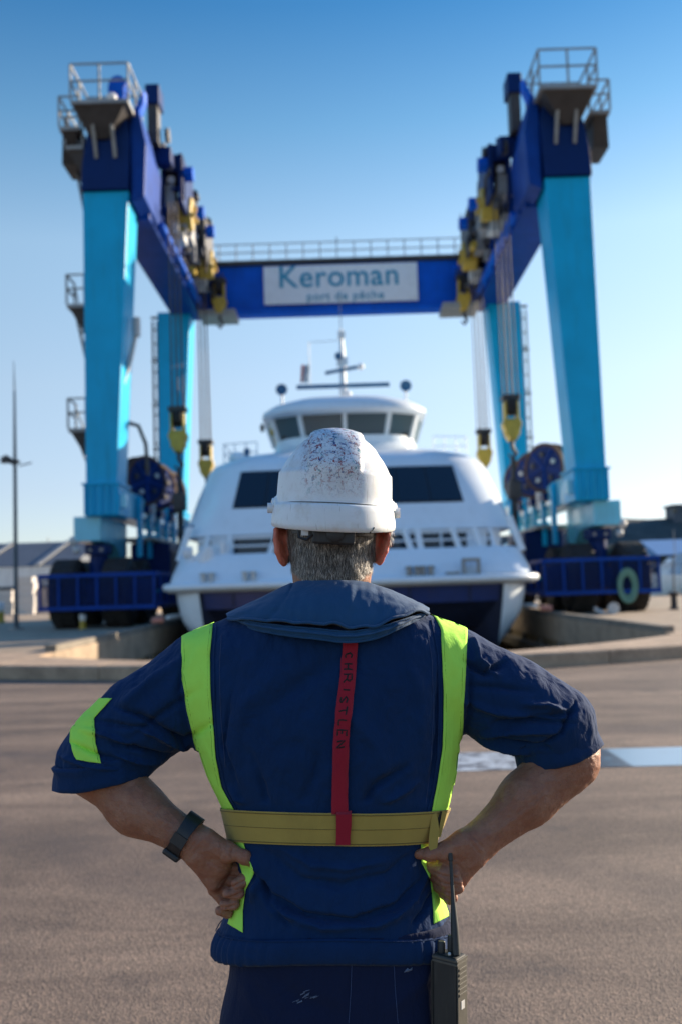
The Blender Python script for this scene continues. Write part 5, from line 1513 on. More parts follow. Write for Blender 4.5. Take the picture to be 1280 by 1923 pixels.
# ---------------------------------------------------------------- trousers and boots
T = Field((-.30, 1.72, -.02), (.28, 2.16, .95), .0055)
hipL, hipR = am(527, 1850, YB), am(745, 1850, YB)
def hips(x, y, z):
    c = am(638, 1850, YB); a = .213 - (z - .75) * .06; b = .142
    q = ((np.abs(x - c.x) / a) ** 2.6 + (np.abs(y - YB) / b) ** 2.6) ** (1 / 2.6) + 1e-5
    r = np.sqrt((x - c.x) ** 2 + (y - YB) ** 2)
    return np.maximum(np.maximum(r * (1 - 1 / q), z - .895), .66 - z)
T.put(hips, (-.3, 1.75, .62), (.26, 2.12, .93))
for hx, fx in ((hipL.x, -.155), (hipR.x, .135)):
    T.chain([Vector((hx, YB, .68)), Vector((hx * .8 + fx * .2, YB - .005, .46)), Vector((fx, YB, .10))], [.106, .086, .080], .05)
T.plane((0, 0, .05), (0, 0, -1))
v, qd = T.mesh(); del T
tm = np_mesh('trousers', v, qd)
relief(tm, [([(655, 1800), (652, 1860), (648, 1930)], 3, -.002), ([(500, 1830), (560, 1880), (640, 1905)], 16, -.004), ([(720, 1900), (780, 1850), (830, 1810)], 14, .004), ([(440, 1820), (470, 1880), (520, 1930)], 12, .003)], True, .003, (8, 8, 4))
tt_ = tree(tm)
trousers = finish('trousers', tm, M_TROU, person)
for pts in ([(656, 1800), (654, 1860), (650, 1921)], [(734, 1800), (737, 1860), (742, 1921)], [(470, 1806), (560, 1812), (655, 1812)]):
    seam('seam', pts, M_THREAD, trousers, .0008, .0004, 30, [tt_])
m_scuff = paint('paint_scuff', (.10, .14, .22), rough=.9)
rs = random.Random(2)
for (px, py, w, h, n_) in ((572, 1868, 26, 12, 7), (755, 1824, 10, 5, 3), (548, 1882, 12, 6, 3)):
    for k in range(n_):
        x, y = px + rs.uniform(-w, w) * .5, py + rs.uniform(-h, h) * .5
        band('paint_scuff', [(x, y), (x + rs.uniform(5, 14), y - rs.uniform(2, 8))], [(x, y + rs.uniform(.8, 2.2)), (x + rs.uniform(5, 14), y - rs.uniform(1, 5))], m_scuff, trousers, 5, 1, .0008, .0003, [tt_])
M_BOOT = paint('boot_leather', (.018, .016, .015), rough=.5, var=.3, scale=6)
for fx in (-.155, .135):
    Bf = Field((fx - .09, 1.83, -.01), (fx + .09, 2.22, .22), .005)
    Bf.chain([Vector((fx, 1.925, .2)), Vector((fx, 1.925, .06)), Vector((fx, 2.06, .045)), Vector((fx + (.02 if fx > 0 else -.02), 2.145, .042))], [.062, .056, .05, .042], .04)
    Bf.plane((0, 0, .005), (0, 0, -1))
    v, qd = Bf.mesh(); bm_ = np_mesh('boot', v, qd); finish('boot', bm_, M_BOOT, person)

# ---------------------------------------------------------------- hard hat
hat = empty('hard_hat', ROLL @ am(622, 930, 1.93), 'scratched white hard hat with paint spatter on its raised ridge, worn by the man', 'hard hat')
HC = am(621, 992, 1.933); TILT = Matrix.Translation(HC) @ Matrix.Rotation(R(2.4), 4, 'Y') @ Matrix.Rotation(R(2), 4, 'X')
def helmet_mat():
    m, nt, b = base_mat('helmet_white')
    tc = nd(nt, 'ShaderNodeTexCoord'); sp_ = nd(nt, 'ShaderNodeSeparateXYZ'); nt.links.new(tc.outputs['Object'], sp_.inputs[0])
    def noi(s, d=6, r=.65, dist=0.0, vec=None):
        mp = nd(nt, 'ShaderNodeMapping'); mp.inputs['Location'].default_value = vec or (0, 0, 0); nt.links.new(tc.outputs['Object'], mp.inputs[0])
        n = nd(nt, 'ShaderNodeTexNoise', i_Scale=float(s), i_Detail=float(d), i_Roughness=r, i_Distortion=dist); nt.links.new(mp.outputs[0], n.inputs['Vector']); return n.outputs[0]
    def mr(src, a, b_, c=0., d=1.):
        q = nd(nt, 'ShaderNodeMapRange', i_1=a, i_2=b_, i_3=c, i_4=d); nt.links.new(src, q.inputs[0]); return q.outputs[0]
    def mul(a, b_):
        q = nd(nt, 'ShaderNodeMath', operation='MULTIPLY')
        for i, s in ((0, a), (1, b_)):
            if isinstance(s, float): q.inputs[i].default_value = s
            else: nt.links.new(s, q.inputs[i])
        return q.outputs[0]
    ax = nd(nt, 'ShaderNodeMath', operation='ABSOLUTE'); nt.links.new(sp_.outputs[0], ax.inputs[0])
    ridge = mul(mr(ax.outputs[0], .062, .046), mr(sp_.outputs[2], -.02, .045))
    wide = mr(sp_.outputs[2], -.045, .10)
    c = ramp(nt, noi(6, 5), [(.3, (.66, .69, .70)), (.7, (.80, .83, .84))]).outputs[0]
    c = mix(nt, mul(ramp(nt, noi(14, 6, .7), [(.47, (0, 0, 0)), (.72, (1, 1, 1))]).outputs[0], .55), c, (.46, .38, .28))
    c = mix(nt, mul(mul(ridge, ramp(nt, noi(26, 8, .75), [(.42, (0, 0, 0)), (.6, (1, 1, 1))]).outputs[0]), .55), c, (.46, .52, .60))
    def spat(scale, thr, col, mask, vec, det=6.0, amt=1.0):
        nonlocal c
        f = mul(mul(ramp(nt, noi(scale, det, .72, .6, vec), [(thr, (0, 0, 0)), (thr + .03, (1, 1, 1))]).outputs[0], mask), amt)
        c = mix(nt, f, c, col)
    spat(115, .56, (.28, .05, .05), ridge, (3, 1, 2)); spat(190, .595, (.03, .03, .05), ridge, (7, 4, 1)); spat(98, .575, (.03, .07, .20), ridge, (1, 9, 5)); spat(78, .60, (.02, .24, .26), ridge, (5, 5, 8))
    spat(230, .59, (.16, .05, .05), ridge, (8, 2, 6)); spat(60, .615, (.16, .10, .08), wide, (2, 7, 9), 8.0, .7); spat(34, .615, (.25, .17, .08), wide, (4, 3, 4), 8.0, .55)
    # scratches
    mp = nd(nt, 'ShaderNodeMapping'); mp.inputs['Scale'].default_value = (220, 220, 18); nt.links.new(tc.outputs['Object'], mp.inputs[0])
    sn = nd(nt, 'ShaderNodeTexNoise', i_Scale=1.0, i_Detail=3.0); nt.links.new(mp.outputs[0], sn.inputs['Vector'])
    c = mix(nt, mul(ramp(nt, sn.outputs[0], [(.66, (0, 0, 0)), (.70, (1, 1, 1))]).outputs[0], .35), c, (.30, .28, .25))
    nt.links.new(c, b.inputs['Base Color'])
    nt.links.new(mr(noi(30, 5), .3, .7, .28, .5), b.inputs['Roughness'])
    b.inputs['Subsurface Weight'].default_value = .08; b.inputs['Subsurface Scale'].default_value = .004
    bp = nd(nt, 'ShaderNodeBump', i_Strength=.12, i_Distance=.002); nt.links.new(noi(40, 4), bp.inputs['Height']); nt.links.new(bp.outputs[0], b.inputs['Normal'])
    return m
M_HELM = helmet_mat()
PROF = [(.000, .1135), (.002, .1165), (.008, .1172), (.018, .1165), (.030, .1150), (.038, .1140), (.0405, .1128), (.042, .1098), (.046, .1088), (.060, .1085), (.080, .1080), (.098, .1072), (.1035, .1066), (.1060, .1040), (.110, .1018),
        (.120, .0970), (.132, .0900), (.145, .0805), (.156, .0735), (.165, .0645), (.173, .0540), (.1795, .0420), (.184, .0285), (.1868, .0140), (.1876, .001)]
rg = []; NT = 160
def sstep(a, b, x): t = max(0, min(1, (x - a) / (b - a))); return t * t * (3 - 2 * t)
for iz, (h, r) in enumerate(PROF):
    ring = []
    for k in range(NT):
        a = 2 * math.pi * k / NT
        x, y = r * 1.025 * math.cos(a), r * math.sin(a) * 1.20
        up = sstep(.100, .112, h) * (1 - sstep(.046, .0485, abs(x)))
        fade = sstep(-.10, .0, 1) 
        nx, ny, nz = math.cos(a), math.sin(a), sstep(.10, .19, h) * 1.6
        L = math.sqrt(nx * nx + ny * ny + nz * nz)
        lift_ = .0080 * up
        side = max(0, 1 - abs(abs(math.cos(a)) - 1) / .06) if h < .05 else 0
        dz = .016 * side * sstep(.02, .042, h)                       # rain gutter climbs at the sides
        dz += (.010 * math.sin(a) if h < .035 else 0) * (1 - h / .035)   # brim lower at the front
        ring.append(TILT @ Vector((x + nx / L * lift_, y + ny / L * lift_, h + nz / L * lift_ + dz)))
    rg.append(ring)
inner = [[TILT @ Vector((r * .965 * math.cos(2 * math.pi * k / NT), r * .965 * 1.2 * math.sin(2 * math.pi * k / NT), h)) for k in range(NT)] for h, r in ((.001, .1135), (.04, .110), (.10, .104), (.15, .075))]
q = MB(); q.rings(inner[::-1] + rg, cap=False)
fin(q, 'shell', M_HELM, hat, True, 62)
q = MB()
for a0 in (180, 0):
    c = Vector((math.cos(R(a0)) * .1165, -.012, .034))
    q.cyl(TILT @ c, (1, 0, 0), .0100, .022, 16)
fin(q, 'visor_knob', M_HELM, hat, True, 40)
for sx in (-1, 1):
    q = MB(); q.tube([TILT @ Vector((sx * (.1185 - .0016 * abs(i - 4)), -.034 + .0085 * i, .050 - .0045 * abs(i - 3))) for i in range(9)], .0042, 8)
    fin(q, 'side_rail', M_HELM, hat)
q = MB(); q.tube([TILT @ Vector((.1104 * math.cos(2 * math.pi * k / 120), .1104 * 1.2 * math.sin(2 * math.pi * k / 120), .0435)) for k in range(121)], .0008, 5, cap=False); fin(q, 'gutter_line', M_DARK, hat)  # thin dark ring along the gutter step
M_HARN = paint('harness_plastic', (.012, .013, .015), rough=.45, var=.2, scale=20)
# headband with ratchet at the nape
rg = []
for k in range(41):
    a = R(-150 + 120 * k / 40); w = .010 + .005 * math.exp(-((k - 20) / 6) ** 2)
    base = Vector((.086 * math.cos(a), .108 * math.sin(a), -.004)); 
    rg.append([TILT @ (base + Vector((0, 0, w))), TILT @ (base * 1.03 + Vector((0, 0, w))), TILT @ (base * 1.03 - Vector((0, 0, w))), TILT @ (base - Vector((0, 0, w)))])
q = MB(); q.rings(rg); fin(q, 'headband', M_HARN, hat, False)
q = MB(); q.box(-.036, .042, -.122, -.108, -.032, .008, TILT); o = fin(q, 'ratchet_box', M_HARN, hat, False); bv = o.modifiers.new('bevel', 'BEVEL'); bv.width = .004; bv.segments = 2
q = MB(); q.lathe(TILT @ Vector((.006, -.122, -.012)), (0, -1, 0), [(.016, 0), (.016, .006), (.012, .008), (.002, .008)], 20); fin(q, 'ratchet_knob', M_HARN, hat, True, 40)
q = MB(); q.tube([TILT @ Vector(p) for p in ((-.050, -.117, .004), (-.062, -.113, -.006), (-.060, -.114, -.022), (-.045, -.119, -.026), (-.036, -.121, -.016))], .003, 6); fin(q, 'strap_loop', M_HARN, hat)
q = MB(); q.box(-.056, -.043, -.1205, -.1155, -.018, -.006, TILT); fin(q, 'strap_buckle', M_PALE, hat, False)
for x in (.054, .066):
    q = MB(); q.tube([TILT @ Vector((x, -.112, .006)), TILT @ Vector((x + .004, -.112, -.008)), TILT @ Vector((x + .009, -.108, .002))], .0025, 6); fin(q, 'strap_clip', M_HARN, hat)

# ---------------------------------------------------------------- life jacket: collar, strap, belt
vest = empty('life_jacket', ROLL @ am(617, 1250, 1.80), 'navy collar life jacket with yellow waist belt and a red marked back strap', 'life jacket')
top_c = [(420, 1152, 1.905), (450, 1138, 1.890), (490, 1119, 1.874), (530, 1100, 1.864), (552, 1092, 1.860), (585, 1090, 1.851), (618, 1089, 1.848), (652, 1090, 1.851), (684, 1093, 1.860), (715, 1102, 1.866), (750, 1116, 1.876), (780, 1130, 1.890), (801, 1142, 1.905)]
bot_c = [(424, 1162, 1.875), (452, 1163, 1.842), (492, 1166, 1.815), (532, 1168, 1.800), (556, 1169, 1.794), (588, 1171, 1.790), (620, 1175, 1.787), (652, 1179, 1.787), (684, 1175, 1.790), (714, 1170, 1.798), (748, 1160, 1.815), (778, 1150, 1.842), (800, 1148, 1.875)]
def cr(pts, t):
    n = len(pts) - 1; x = t * n; i = min(int(x), n - 1); f = x - i
    P_ = [Vector(pts[max(0, min(n, i + d))]) for d in (-1, 0, 1, 2)]
    return .5 * ((2 * P_[1]) + (-P_[0] + P_[2]) * f + (2 * P_[0] - 5 * P_[1] + 4 * P_[2] - P_[3]) * f * f + (-P_[0] + 3 * P_[1] - 3 * P_[2] + P_[3]) * f ** 3)
NU, NV = 120, 26
rg = []
for j in range(NV + 1):
    vv_ = j / NV; row = []
    for i in range(NU + 1):
        u = i / NU
        a, b_ = cr(top_c, u), cr(bot_c, u)
        b_.y += 0; b_ = b_ + Vector((0, 2.2 * math.sin(u * 46) + 3.0 * math.sin(u * 19 + 1), 0)) * (1 if u > .45 else .35)
        p = a.lerp(b_, vv_)
        pt = am(p.x, p.y, p.z)
        bul_ = (.013 * math.sin(math.pi * min(1, vv_ * 1.02)) ** .8) * (.35 + .65 * math.sin(math.pi * u) ** .5)
        w = .0022 * noise.noise(Vector((u * 9, vv_ * 2.2, .3))) + .0016 * noise.noise(Vector((u * 30, vv_ * 6, 2)))
        w -= .003 * math.exp(-((u - (.315 - .14 * vv_)) / .012) ** 2)          # diagonal seam at left
        w += .004 * math.exp(-((u - (.60 - .03 * vv_)) / .02) ** 2) * math.exp(-((vv_ - .45) / .3) ** 2)
        row.append(pt + Vector((0, -(bul_ + w), (bul_ + w) * .45)))
    rg.append(row)
under = [[p + Vector((0, .03, -.006)) for p in rg[-1]], [p + Vector((0, .03, -.012)) for p in rg[0]]]
q = MB(); q.rings(rg + under, cap=False, closed=False); col_o = fin(q, 'collar', M_VEST, vest, True, 70)
q = MB(); q.tube([cr_ + Vector((0, -.004, .001)) for cr_ in rg[-1]], .0026, 7); fin(q, 'collar_piping', M_VEST, vest)
# zipped lower fold of the collar
fold_t = [(426, 1158, 1.880), (470, 1168, 1.836), (530, 1176, 1.806), (590, 1181, 1.795), (650, 1186, 1.792), (705, 1178, 1.800), (752, 1164, 1.822), (799, 1148, 1.880)]
fold_b = [(440, 1168, 1.876), (474, 1182, 1.834), (532, 1193, 1.803), (592, 1200, 1.793), (648, 1206, 1.789), (700, 1199, 1.797), (748, 1178, 1.822), (792, 1156, 1.876)]
rg2 = []
for j in range(9):
    vv_ = j / 8; row = []
    for i in range(NU + 1):
        u = i / NU; p = cr(fold_t, u).lerp(cr(fold_b, u), vv_); pt = am(p.x, p.y, p.z)
        w = .004 * math.sin(math.pi * vv_) + .0018 * noise.noise(Vector((u * 26, vv_ * 3, 7))) + .0016 * math.sin(u * 70) * math.sin(math.pi * vv_) * (u > .5)
        row.append(pt + Vector((0, -w - .002, w * .3)))
    rg2.append(row)
q = MB(); q.rings(rg2 + [[p + Vector((0, .02, .004)) for p in rg2[-1]], [p + Vector((0, .02, .0)) for p in rg2[0]]], cap=False, closed=False); fin(q, 'collar_fold', M_VEST, vest, True, 70)
for r_ in (0, 4, 8):
    q = MB(); q.tube([p + Vector((0, -.001 - (.002 if r_ == 4 else 0), 0)) for p in rg2[r_]], .0019, 6); fin(q, 'collar_piping', M_VEST, vest)
for sx in (-1, 1):                                                   # front lobes
    q = MB(); q.tube([Vector((-.02 + sx * .13, 2.02, 1.40)), Vector((-.02 + sx * .125, 2.06, 1.37)), Vector((-.02 + sx * .12, 2.085, 1.33)), Vector((-.02 + sx * .115, 2.10, 1.20)), Vector((-.02 + sx * .12, 2.10, 1.10))], [.03, .04, .055, .06, .04], 14); fin(q, 'front_lobe', M_VEST, vest)
# yellow belt
zb = [am(620, p, YB).z for p in (1517, 1549, 1582)]
def belt_z(py, a):
    bk = max(0, -math.sin(a)); py = py + 10 * bk + 5 * max(0, math.cos(a)) * bk; z = am(617, py, YB).z
    for _ in range(3): z = am(617, py, torso_pt(z, a).y).z
    return z
rg = []
for k in range(121):
    a = R(-205 + 240 * k / 120)       # from the left side round the back to the right side
    rg.append([torso_pt(belt_z(p, a), a, g) for p, g in ((1516, .006), (1546, .0075), (1577, .006), (1577, .0035), (1546, .0045), (1516, .0035))])
q = MB(); q.rings(rg); fin(q, 'belt', M_BELT, vest, True, 40)
M_BSTITCH = cloth('belt_stitching', (.17, .12, .03), weave=300)
for i_, f_ in ((0, .12), (2, .12), (1, 0)):
    q = MB(); q.tube([r[i_].lerp(r[1], f_) + Vector((0, -.0004, 0)) for r in rg], .0009 if i_ != 1 else .0005, 5); fin(q, 'stitching', M_BSTITCH, vest)
rg = []
for k in range(61):
    a = R(35 + 120 * k / 60); rg.append([torso_pt(belt_z(p, a), a, g) for p, g in ((1516, .006), (1577, .006), (1577, .0035), (1516, .0035))])
q = MB(); q.rings(rg); fin(q, 'belt_front', M_BELT, vest, True, 40)
def flat_strap(name, pts, m, w, parent, th=.002, nrm=(0, -1, 0)):
    pts = [Vector(p) for p in pts]; rg = []
    for i, p in enumerate(pts):
        d = (pts[min(i + 1, len(pts) - 1)] - pts[max(0, i - 1)]).normalized(); n = Vector(nrm); s = d.cross(n).normalized(); n = s.cross(d).normalized()
        rg.append([p - s * w / 2, p + s * w / 2, p + s * w / 2 + n * th, p - s * w / 2 + n * th])
    q = MB(); q.rings(rg); return fin(q, name, m, parent, False)
# belt keeper at the right: stitched loop, dark slot and hanging tail
q = MB(); q.hexa([am(825, 1523, 1.845), am(834, 1525, 1.85), am(822, 1572, 1.85), am(816, 1572, 1.845)], [am(825, 1523, 1.885), am(834, 1525, 1.89), am(822, 1572, 1.89), am(816, 1572, 1.885)]); fin(q, 'belt_loop', M_BELT, vest, False)
q = MB(); q.hexa([am(812, 1524, 1.852), am(826, 1524, 1.852), am(821, 1568, 1.852), am(809, 1566, 1.852)], [am(812, 1524, 1.87), am(826, 1524, 1.87), am(821, 1568, 1.87), am(809, 1566, 1.87)]); fin(q, 'buckle', M_HARN, vest, False)
q = MB()
tail = [((806, 1528), (814, 1526)), ((803, 1545), (817, 1540)), ((800, 1572), (819, 1556)), ((799, 1590), (817, 1580)), ((804, 1602), (815, 1596)), ((808, 1609), (812, 1609))]
q.rings([[am(a[0], a[1], 1.838), am(b_[0], b_[1], 1.842), am(b_[0], b_[1], 1.844), am(a[0], a[1], 1.840)] for a, b_ in tail]); fin(q, 'belt_tail', M_BELT, vest, False)
# red strap up the back, with its loop round the belt
bt2 = [jt]
st_l = [(640, 1197), (635, 1260), (627, 1330), (621, 1400), (619, 1460), (618, 1528)]; st_r = [(668, 1197), (664, 1260), (656, 1330), (650, 1400), (648, 1460), (649, 1528)]
so, sgrid = band('back_strap', st_l, st_r, M_STRAP, vest, 60, 4, .0042, .002)
q = MB()
def bp_(px, py, off):
    z = am(px, py, 1.80).z; x = am(px, py, 1.80).x
    best = min((torso_pt(z, R(-180 + d * .5), off) for d in range(361)), key=lambda p: abs(p.x - x)); return best
rg = []
for py in (1522, 1527, 1548, 1570, 1586, 1590):
    o_ = .0125 if 1524 < py < 1588 else .004
    rg.append([bp_(625 + (1 if py > 1550 else 2), py, o_), bp_(655 - (2 if py > 1550 else 0), py, o_), bp_(655 - (2 if py > 1550 else 0), py, o_ - .002), bp_(625 + (1 if py > 1550 else 2), py, o_ - .002)])
q.rings(rg); fin(q, 'strap_loop', M_STRAP, vest, False)
# hand-lettered name down the strap: strokes in a unit box, tops to the right
GL = {'C': [[(.85, .85), (.45, 1), (.1, .7), (.1, .3), (.45, 0), (.85, .12)]], 'H': [[(.05, 1), (.05, 0)], [(.85, 1), (.85, 0)], [(.05, .5), (.85, .5)]],
      'R': [[(.1, 0), (.1, 1), (.6, 1), (.8, .78), (.6, .5), (.1, .5)], [(.45, .5), (.9, 0)]], 'I': [[(.5, .95), (.5, 0)]], 'S': [[(.85, .9), (.4, 1), (.15, .75), (.8, .3), (.55, 0), (.1, .1)]],
      'T': [[(0, 1), (.95, 1)], [(.45, 1), (.45, 0)]], 'L': [[(.15, 1), (.15, 0), (.8, 0)]], 'E': [[(.8, 1), (.1, 1), (.1, 0), (.85, 0)], [(.1, .5), (.6, .5)]], 'N': [[(.1, 0), (.1, 1), (.85, 0), (.85, 1)]]}
q = MB()
jit = random.Random(4)
for i, ch in enumerate('CHRISTLEN'):
    y0 = 1226 + i * 20.3 + jit.uniform(-1.2, 1.2); js, jx, jk, jw = jit.uniform(.84, 1.08), jit.uniform(-.06, .08), jit.uniform(-.16, .16), jit.uniform(.82, 1.12)
    for stroke in GL[ch]:
        pts = []
        for a, b_ in zip(stroke, stroke[1:]):
            for t in (0, .5): pts.append((a[0] + (b_[0] - a[0]) * t, a[1] + (b_[1] - a[1]) * t))
        pts.append(stroke[-1])
        P_ = []
        for gx, gy in pts:
            gx, gy = gx * jw + jk * (gy - .5) + jit.uniform(-.04, .04), gy * js + jx + jit.uniform(-.03, .03)
            py = y0 + gx * 15.5; t = (py - 1197) / (1528 - 1197)
            xl = interp_poly(st_l, 101)[int(t * 100)][0]; xr = interp_poly(st_r, 101)[int(t * 100)][0]
            p = on_cloth(xl + (xr - xl) * (.22 + .54 * gy), py, .0054)
            if p is not None: P_.append(p)
        if len(P_) > 1: q.tube(P_, .0019, 5)
fin(q, 'lettering', M_INK, so)

# ---------------------------------------------------------------- watch on the left wrist
wc = am(344, 1568, 1.868)
watch = empty('wristwatch', ROLL @ wc, 'black sports watch on the left wrist of the man', 'watch')
axw = (am(385, 1596, 1.868) - am(305, 1540, 1.88)).normalized(); uu = Vector((0, 1, 0)); uu = (uu - axw * uu.dot(axw)).normalized(); ss = axw.cross(uu)
rg = []
for t, dr in ((-.012, .0), (-.012, .0045), (.012, .0045), (.012, .0)):
    rg.append([wc + axw * t * (1 + .25 * math.cos(2 * math.pi * k / 40) ** 2) + ss * math.cos(2 * math.pi * k / 40) * (.0372 + dr) + uu * math.sin(2 * math.pi * k / 40) * (.0335 + dr) for k in range(40)])
q = MB(); q.rings(rg + [rg[0]], cap=False); fin(q, 'strap', M_HARN, watch, True, 50)
q = MB(); Mw = Matrix.Translation(wc + ss * (-.030 if ss.z > 0 else .030) * 1.28 + uu * -.010) @ Matrix((ss, uu, axw)).transposed().to_4x4(); q.box(-.006, .006, -.016, .016, -.017, .017, Mw); o = fin(q, 'case', M_HARN, watch, False); bv = o.modifiers.new('bevel', 'BEVEL'); bv.width = .004; bv.segments = 2
q = MB(); Mb = Matrix.Translation(wc - uu * .0372 + ss * -.004) @ Matrix((ss, uu, axw)).transposed().to_4x4(); q.box(-.010, .010, -.003, .002, -.0135, .0135, Mb); fin(q, 'buckle', M_HARN, watch, False)

# ---------------------------------------------------------------- walkie-talkie on the right hip
rad = empty('walkie_talkie', ROLL @ am(838, 1850, 1.80), 'black two way radio with a thick antenna clipped at the right hip', 'radio')
M_RAD = paint('radio_plastic', (.020, .021, .020), rough=.5, var=.2, scale=14, dirt=(.10, .09, .07), dirt_amt=.4)
M_RADF = paint('radio_front_lit', (.085, .078, .062), rough=.5, var=.2, scale=18, dirt=(.03, .03, .025), dirt_amt=.5)  # paler than the casing: sunlight on the front put into the colour
rc = am(838, 1790, 1.80); RM = Matrix.Translation(rc) @ Matrix.Rotation(R(-36), 4, 'Z')
def rbox(name, x0, x1, y0, y1, z0, z1, m, bev=.002):
    q = MB(); q.box(x0, x1, y0, y1, z0, z1, RM); o = fin(q, name, m, rad, False)
    if bev: bv = o.modifiers.new('bevel', 'BEVEL'); bv.width = bev; bv.segments = 2
    return o
rbox('casing', -.024, .024, -.018, .018, -.20, 0, M_RAD, .004)
rbox('battery_pack', -.0285, -.0242, -.017, .017, -.19, -.012, M_RAD, .002)
rbox('front_panel', .0242, .0262, -.0165, .0165, -.195, -.004, M_RADF, .001)
for k in range(6): rbox('speaker_slat', .0263, .0276, -.013, .013, -.022 - .0085 * k, -.0175 - .0085 * k, M_RADF, .0006)
for k in range(2): rbox('top_rim', -.0243, .0263, -.0185, .0185, -.007 - .006 * k, -.003 - .006 * k, M_RADF, .0006)
rbox('panel_badge', .0263, .0270, -.006, .006, -.088, -.074, M_PALE, .001)
for k in range(5): rbox('battery_rib', -.0293, -.0286, -.012, .012, -.06 - .024 * k, -.045 - .024 * k, M_RAD, .001)
rbox('clip', -.018, .012, .0182, .030, -.09, -.01, M_RAD, .002)
for (x, y, r_, h_) in ((-.014, -.003, .0072, .019), (.001, .004, .006, .030)):
    q = MB(); q.lathe(RM @ Vector((x, y, 0)), (0, 0, 1), [(r_, 0), (r_ * .96, h_ * .9), (r_ * .8, h_), (.001, h_)], 16); fin(q, 'knob', M_RAD, rad, True, 40)
q = MB(); q.ball(RM @ Vector((.006, -.010, .003)), .0032, 10, 7); fin(q, 'indicator', M_PALE, rad)
base = RM @ Vector((.014, .000, .0)); tip = am(840, 1602, 1.835)
q = MB(); q.tube([base, base.lerp(tip, .04), base.lerp(tip, .24), base.lerp(tip, .44), base.lerp(tip, .56), base.lerp(tip, .92), base.lerp(tip, .925), tip], [.0070, .0072, .0072, .0052, .0034, .0030, .0042, .0042], 14); fin(q, 'antenna', M_RAD, rad, True, 50)
# ================================================================ behind the hoist
M_ROOF = paint('slate_roof', (0.085, 0.10, 0.125), rough=0.6, var=0.12, scale=.3)
M_FASC = paint('shed_white', (0.78, 0.76, 0.72), rough=0.6, var=0.05, scale=.2)
M_SHED = paint('shed_wall', (0.62, 0.57, 0.52), rough=0.7, var=0.12, scale=.4)
M_HILL = None
def hill_mat():
    m, nt, b = base_mat('hill_scrub')
    v = coords(nt, .06); n1 = nd(nt, 'ShaderNodeTexNoise', i_Scale=3.0, i_Detail=10.0, i_Roughness=.7)
    nt.links.new(v, n1.inputs['Vector'])
    c = ramp(nt, n1.outputs[0], [(.3, (.030, .042, .045)), (.55, (.055, .068, .066)), (.75, (.11, .11, .10))]).outputs[0]
    nt.links.new(c, b.inputs['Base Color']); b.inputs['Roughness'].default_value = .95
    return m
M_HILL = hill_mat()
# hills across the harbour
def hill(x0, x1, y, prof, seed):
    m = MB(); rg = []
    nx = 90
    for i in range(nx + 1):
        x = x0 + (x1 - x0) * i / nx
        h = prof(i / nx) * (1 + .10 * noise.noise(Vector((x * .03, seed, 0)))) + 1.6 * noise.noise(Vector((x * .15, seed, 3)))
        h = max(h, .5)
        rg.append([(x, y + dy, -3 + hh * (h + 3) + (1.2 * noise.noise(Vector((x * .12, dy * .1, seed))) if 0 < hh < 1 else 0)) for dy, hh in ((-60, 0), (-38, .35), (-18, .72), (0, 1), (40, .9), (120, 0))])
    m.rings(rg, cap=False, closed=False)
    return setp(m.build('hill', M_HILL, None, True), kind='structure')
hill(-60, 560, 430, lambda t: 20 * min(1, t / .12) + 9 * min(1, max(0, (t - .18) / .2)) + 2 * math.sin(t * 30), 3.1)
hill(-620, -130, 520, lambda t: 13 + 3 * math.sin(t * 5), 8.4)
hill(-300, 300, 900, lambda t: 8 + 2 * math.sin(t * 9), 1.4)
# fort-like block on the hill at right
fb = empty('hilltop_building', (147, 430, 27), 'dark flat roofed building on the ridge at the right edge', 'building')
q = MB(); q.box(142, 165, 424, 436, 22, 31); q.build('wall', M_ROOF, fb)
q = MB(); q.box(141, 166, 423, 437, 31, 31.7); q.build('roof', M_ROOF, fb)
for k in range(5):
    q = MB(); q.box(141 + k * 4.6, 143 + k * 4.6, 423.7, 424.1, 28.2, 30); q.build('window', M_GLASSD, fb)

# long shed on the left quay
sh = empty('harbour_shed', (-40, 90, ZP), 'long white quayside shed with a dark grey pitched roof at far left', 'shed')
q = MB(); q.box(-75, -24.5, 88, 104, ZP, 3.2); q.build('wall', M_SHED, sh)
q = MB(); q.box(-75.2, -24.2, 87.4, 87.95, 2.35, 4.05); q.build('fascia', M_FASC, sh)
q = MB(); q.prism([(87.3, 4.06), (96, 6.6), (105, 4.06)], lambda p: (-75.5, p[0], p[1]), lambda p: (-23.5, p[0], p[1])); rf = q.build('roof', M_ROOF, sh)
for k in range(9):
    q = MB(); x = -70 + k * 5.4; q.bar((x, 87.25, 4.14), (x + .5, 95.9, 6.66), .55, .08); q.build('roof_strip', M_GREY, rf)
for k in range(8):
    x = -70 + k * 5.6
    q = MB(); q.box(x, x + 2.4, 87.9, 87.97, .3, 2.2); d = q.build('door', M_ROOF if k % 2 else M_FASC, sh)
    for j in range(4):
        g = MB(); g.box(x + .05, x + 2.35, 87.86, 87.895, .45 + .45 * j, .47 + .45 * j); g.build('door_rib', M_GREY, d)
q = MB(); q.box(-75, -24.5, 87.3, 87.39, 2.2, 2.33); q.build('gutter', M_ROOF, sh)

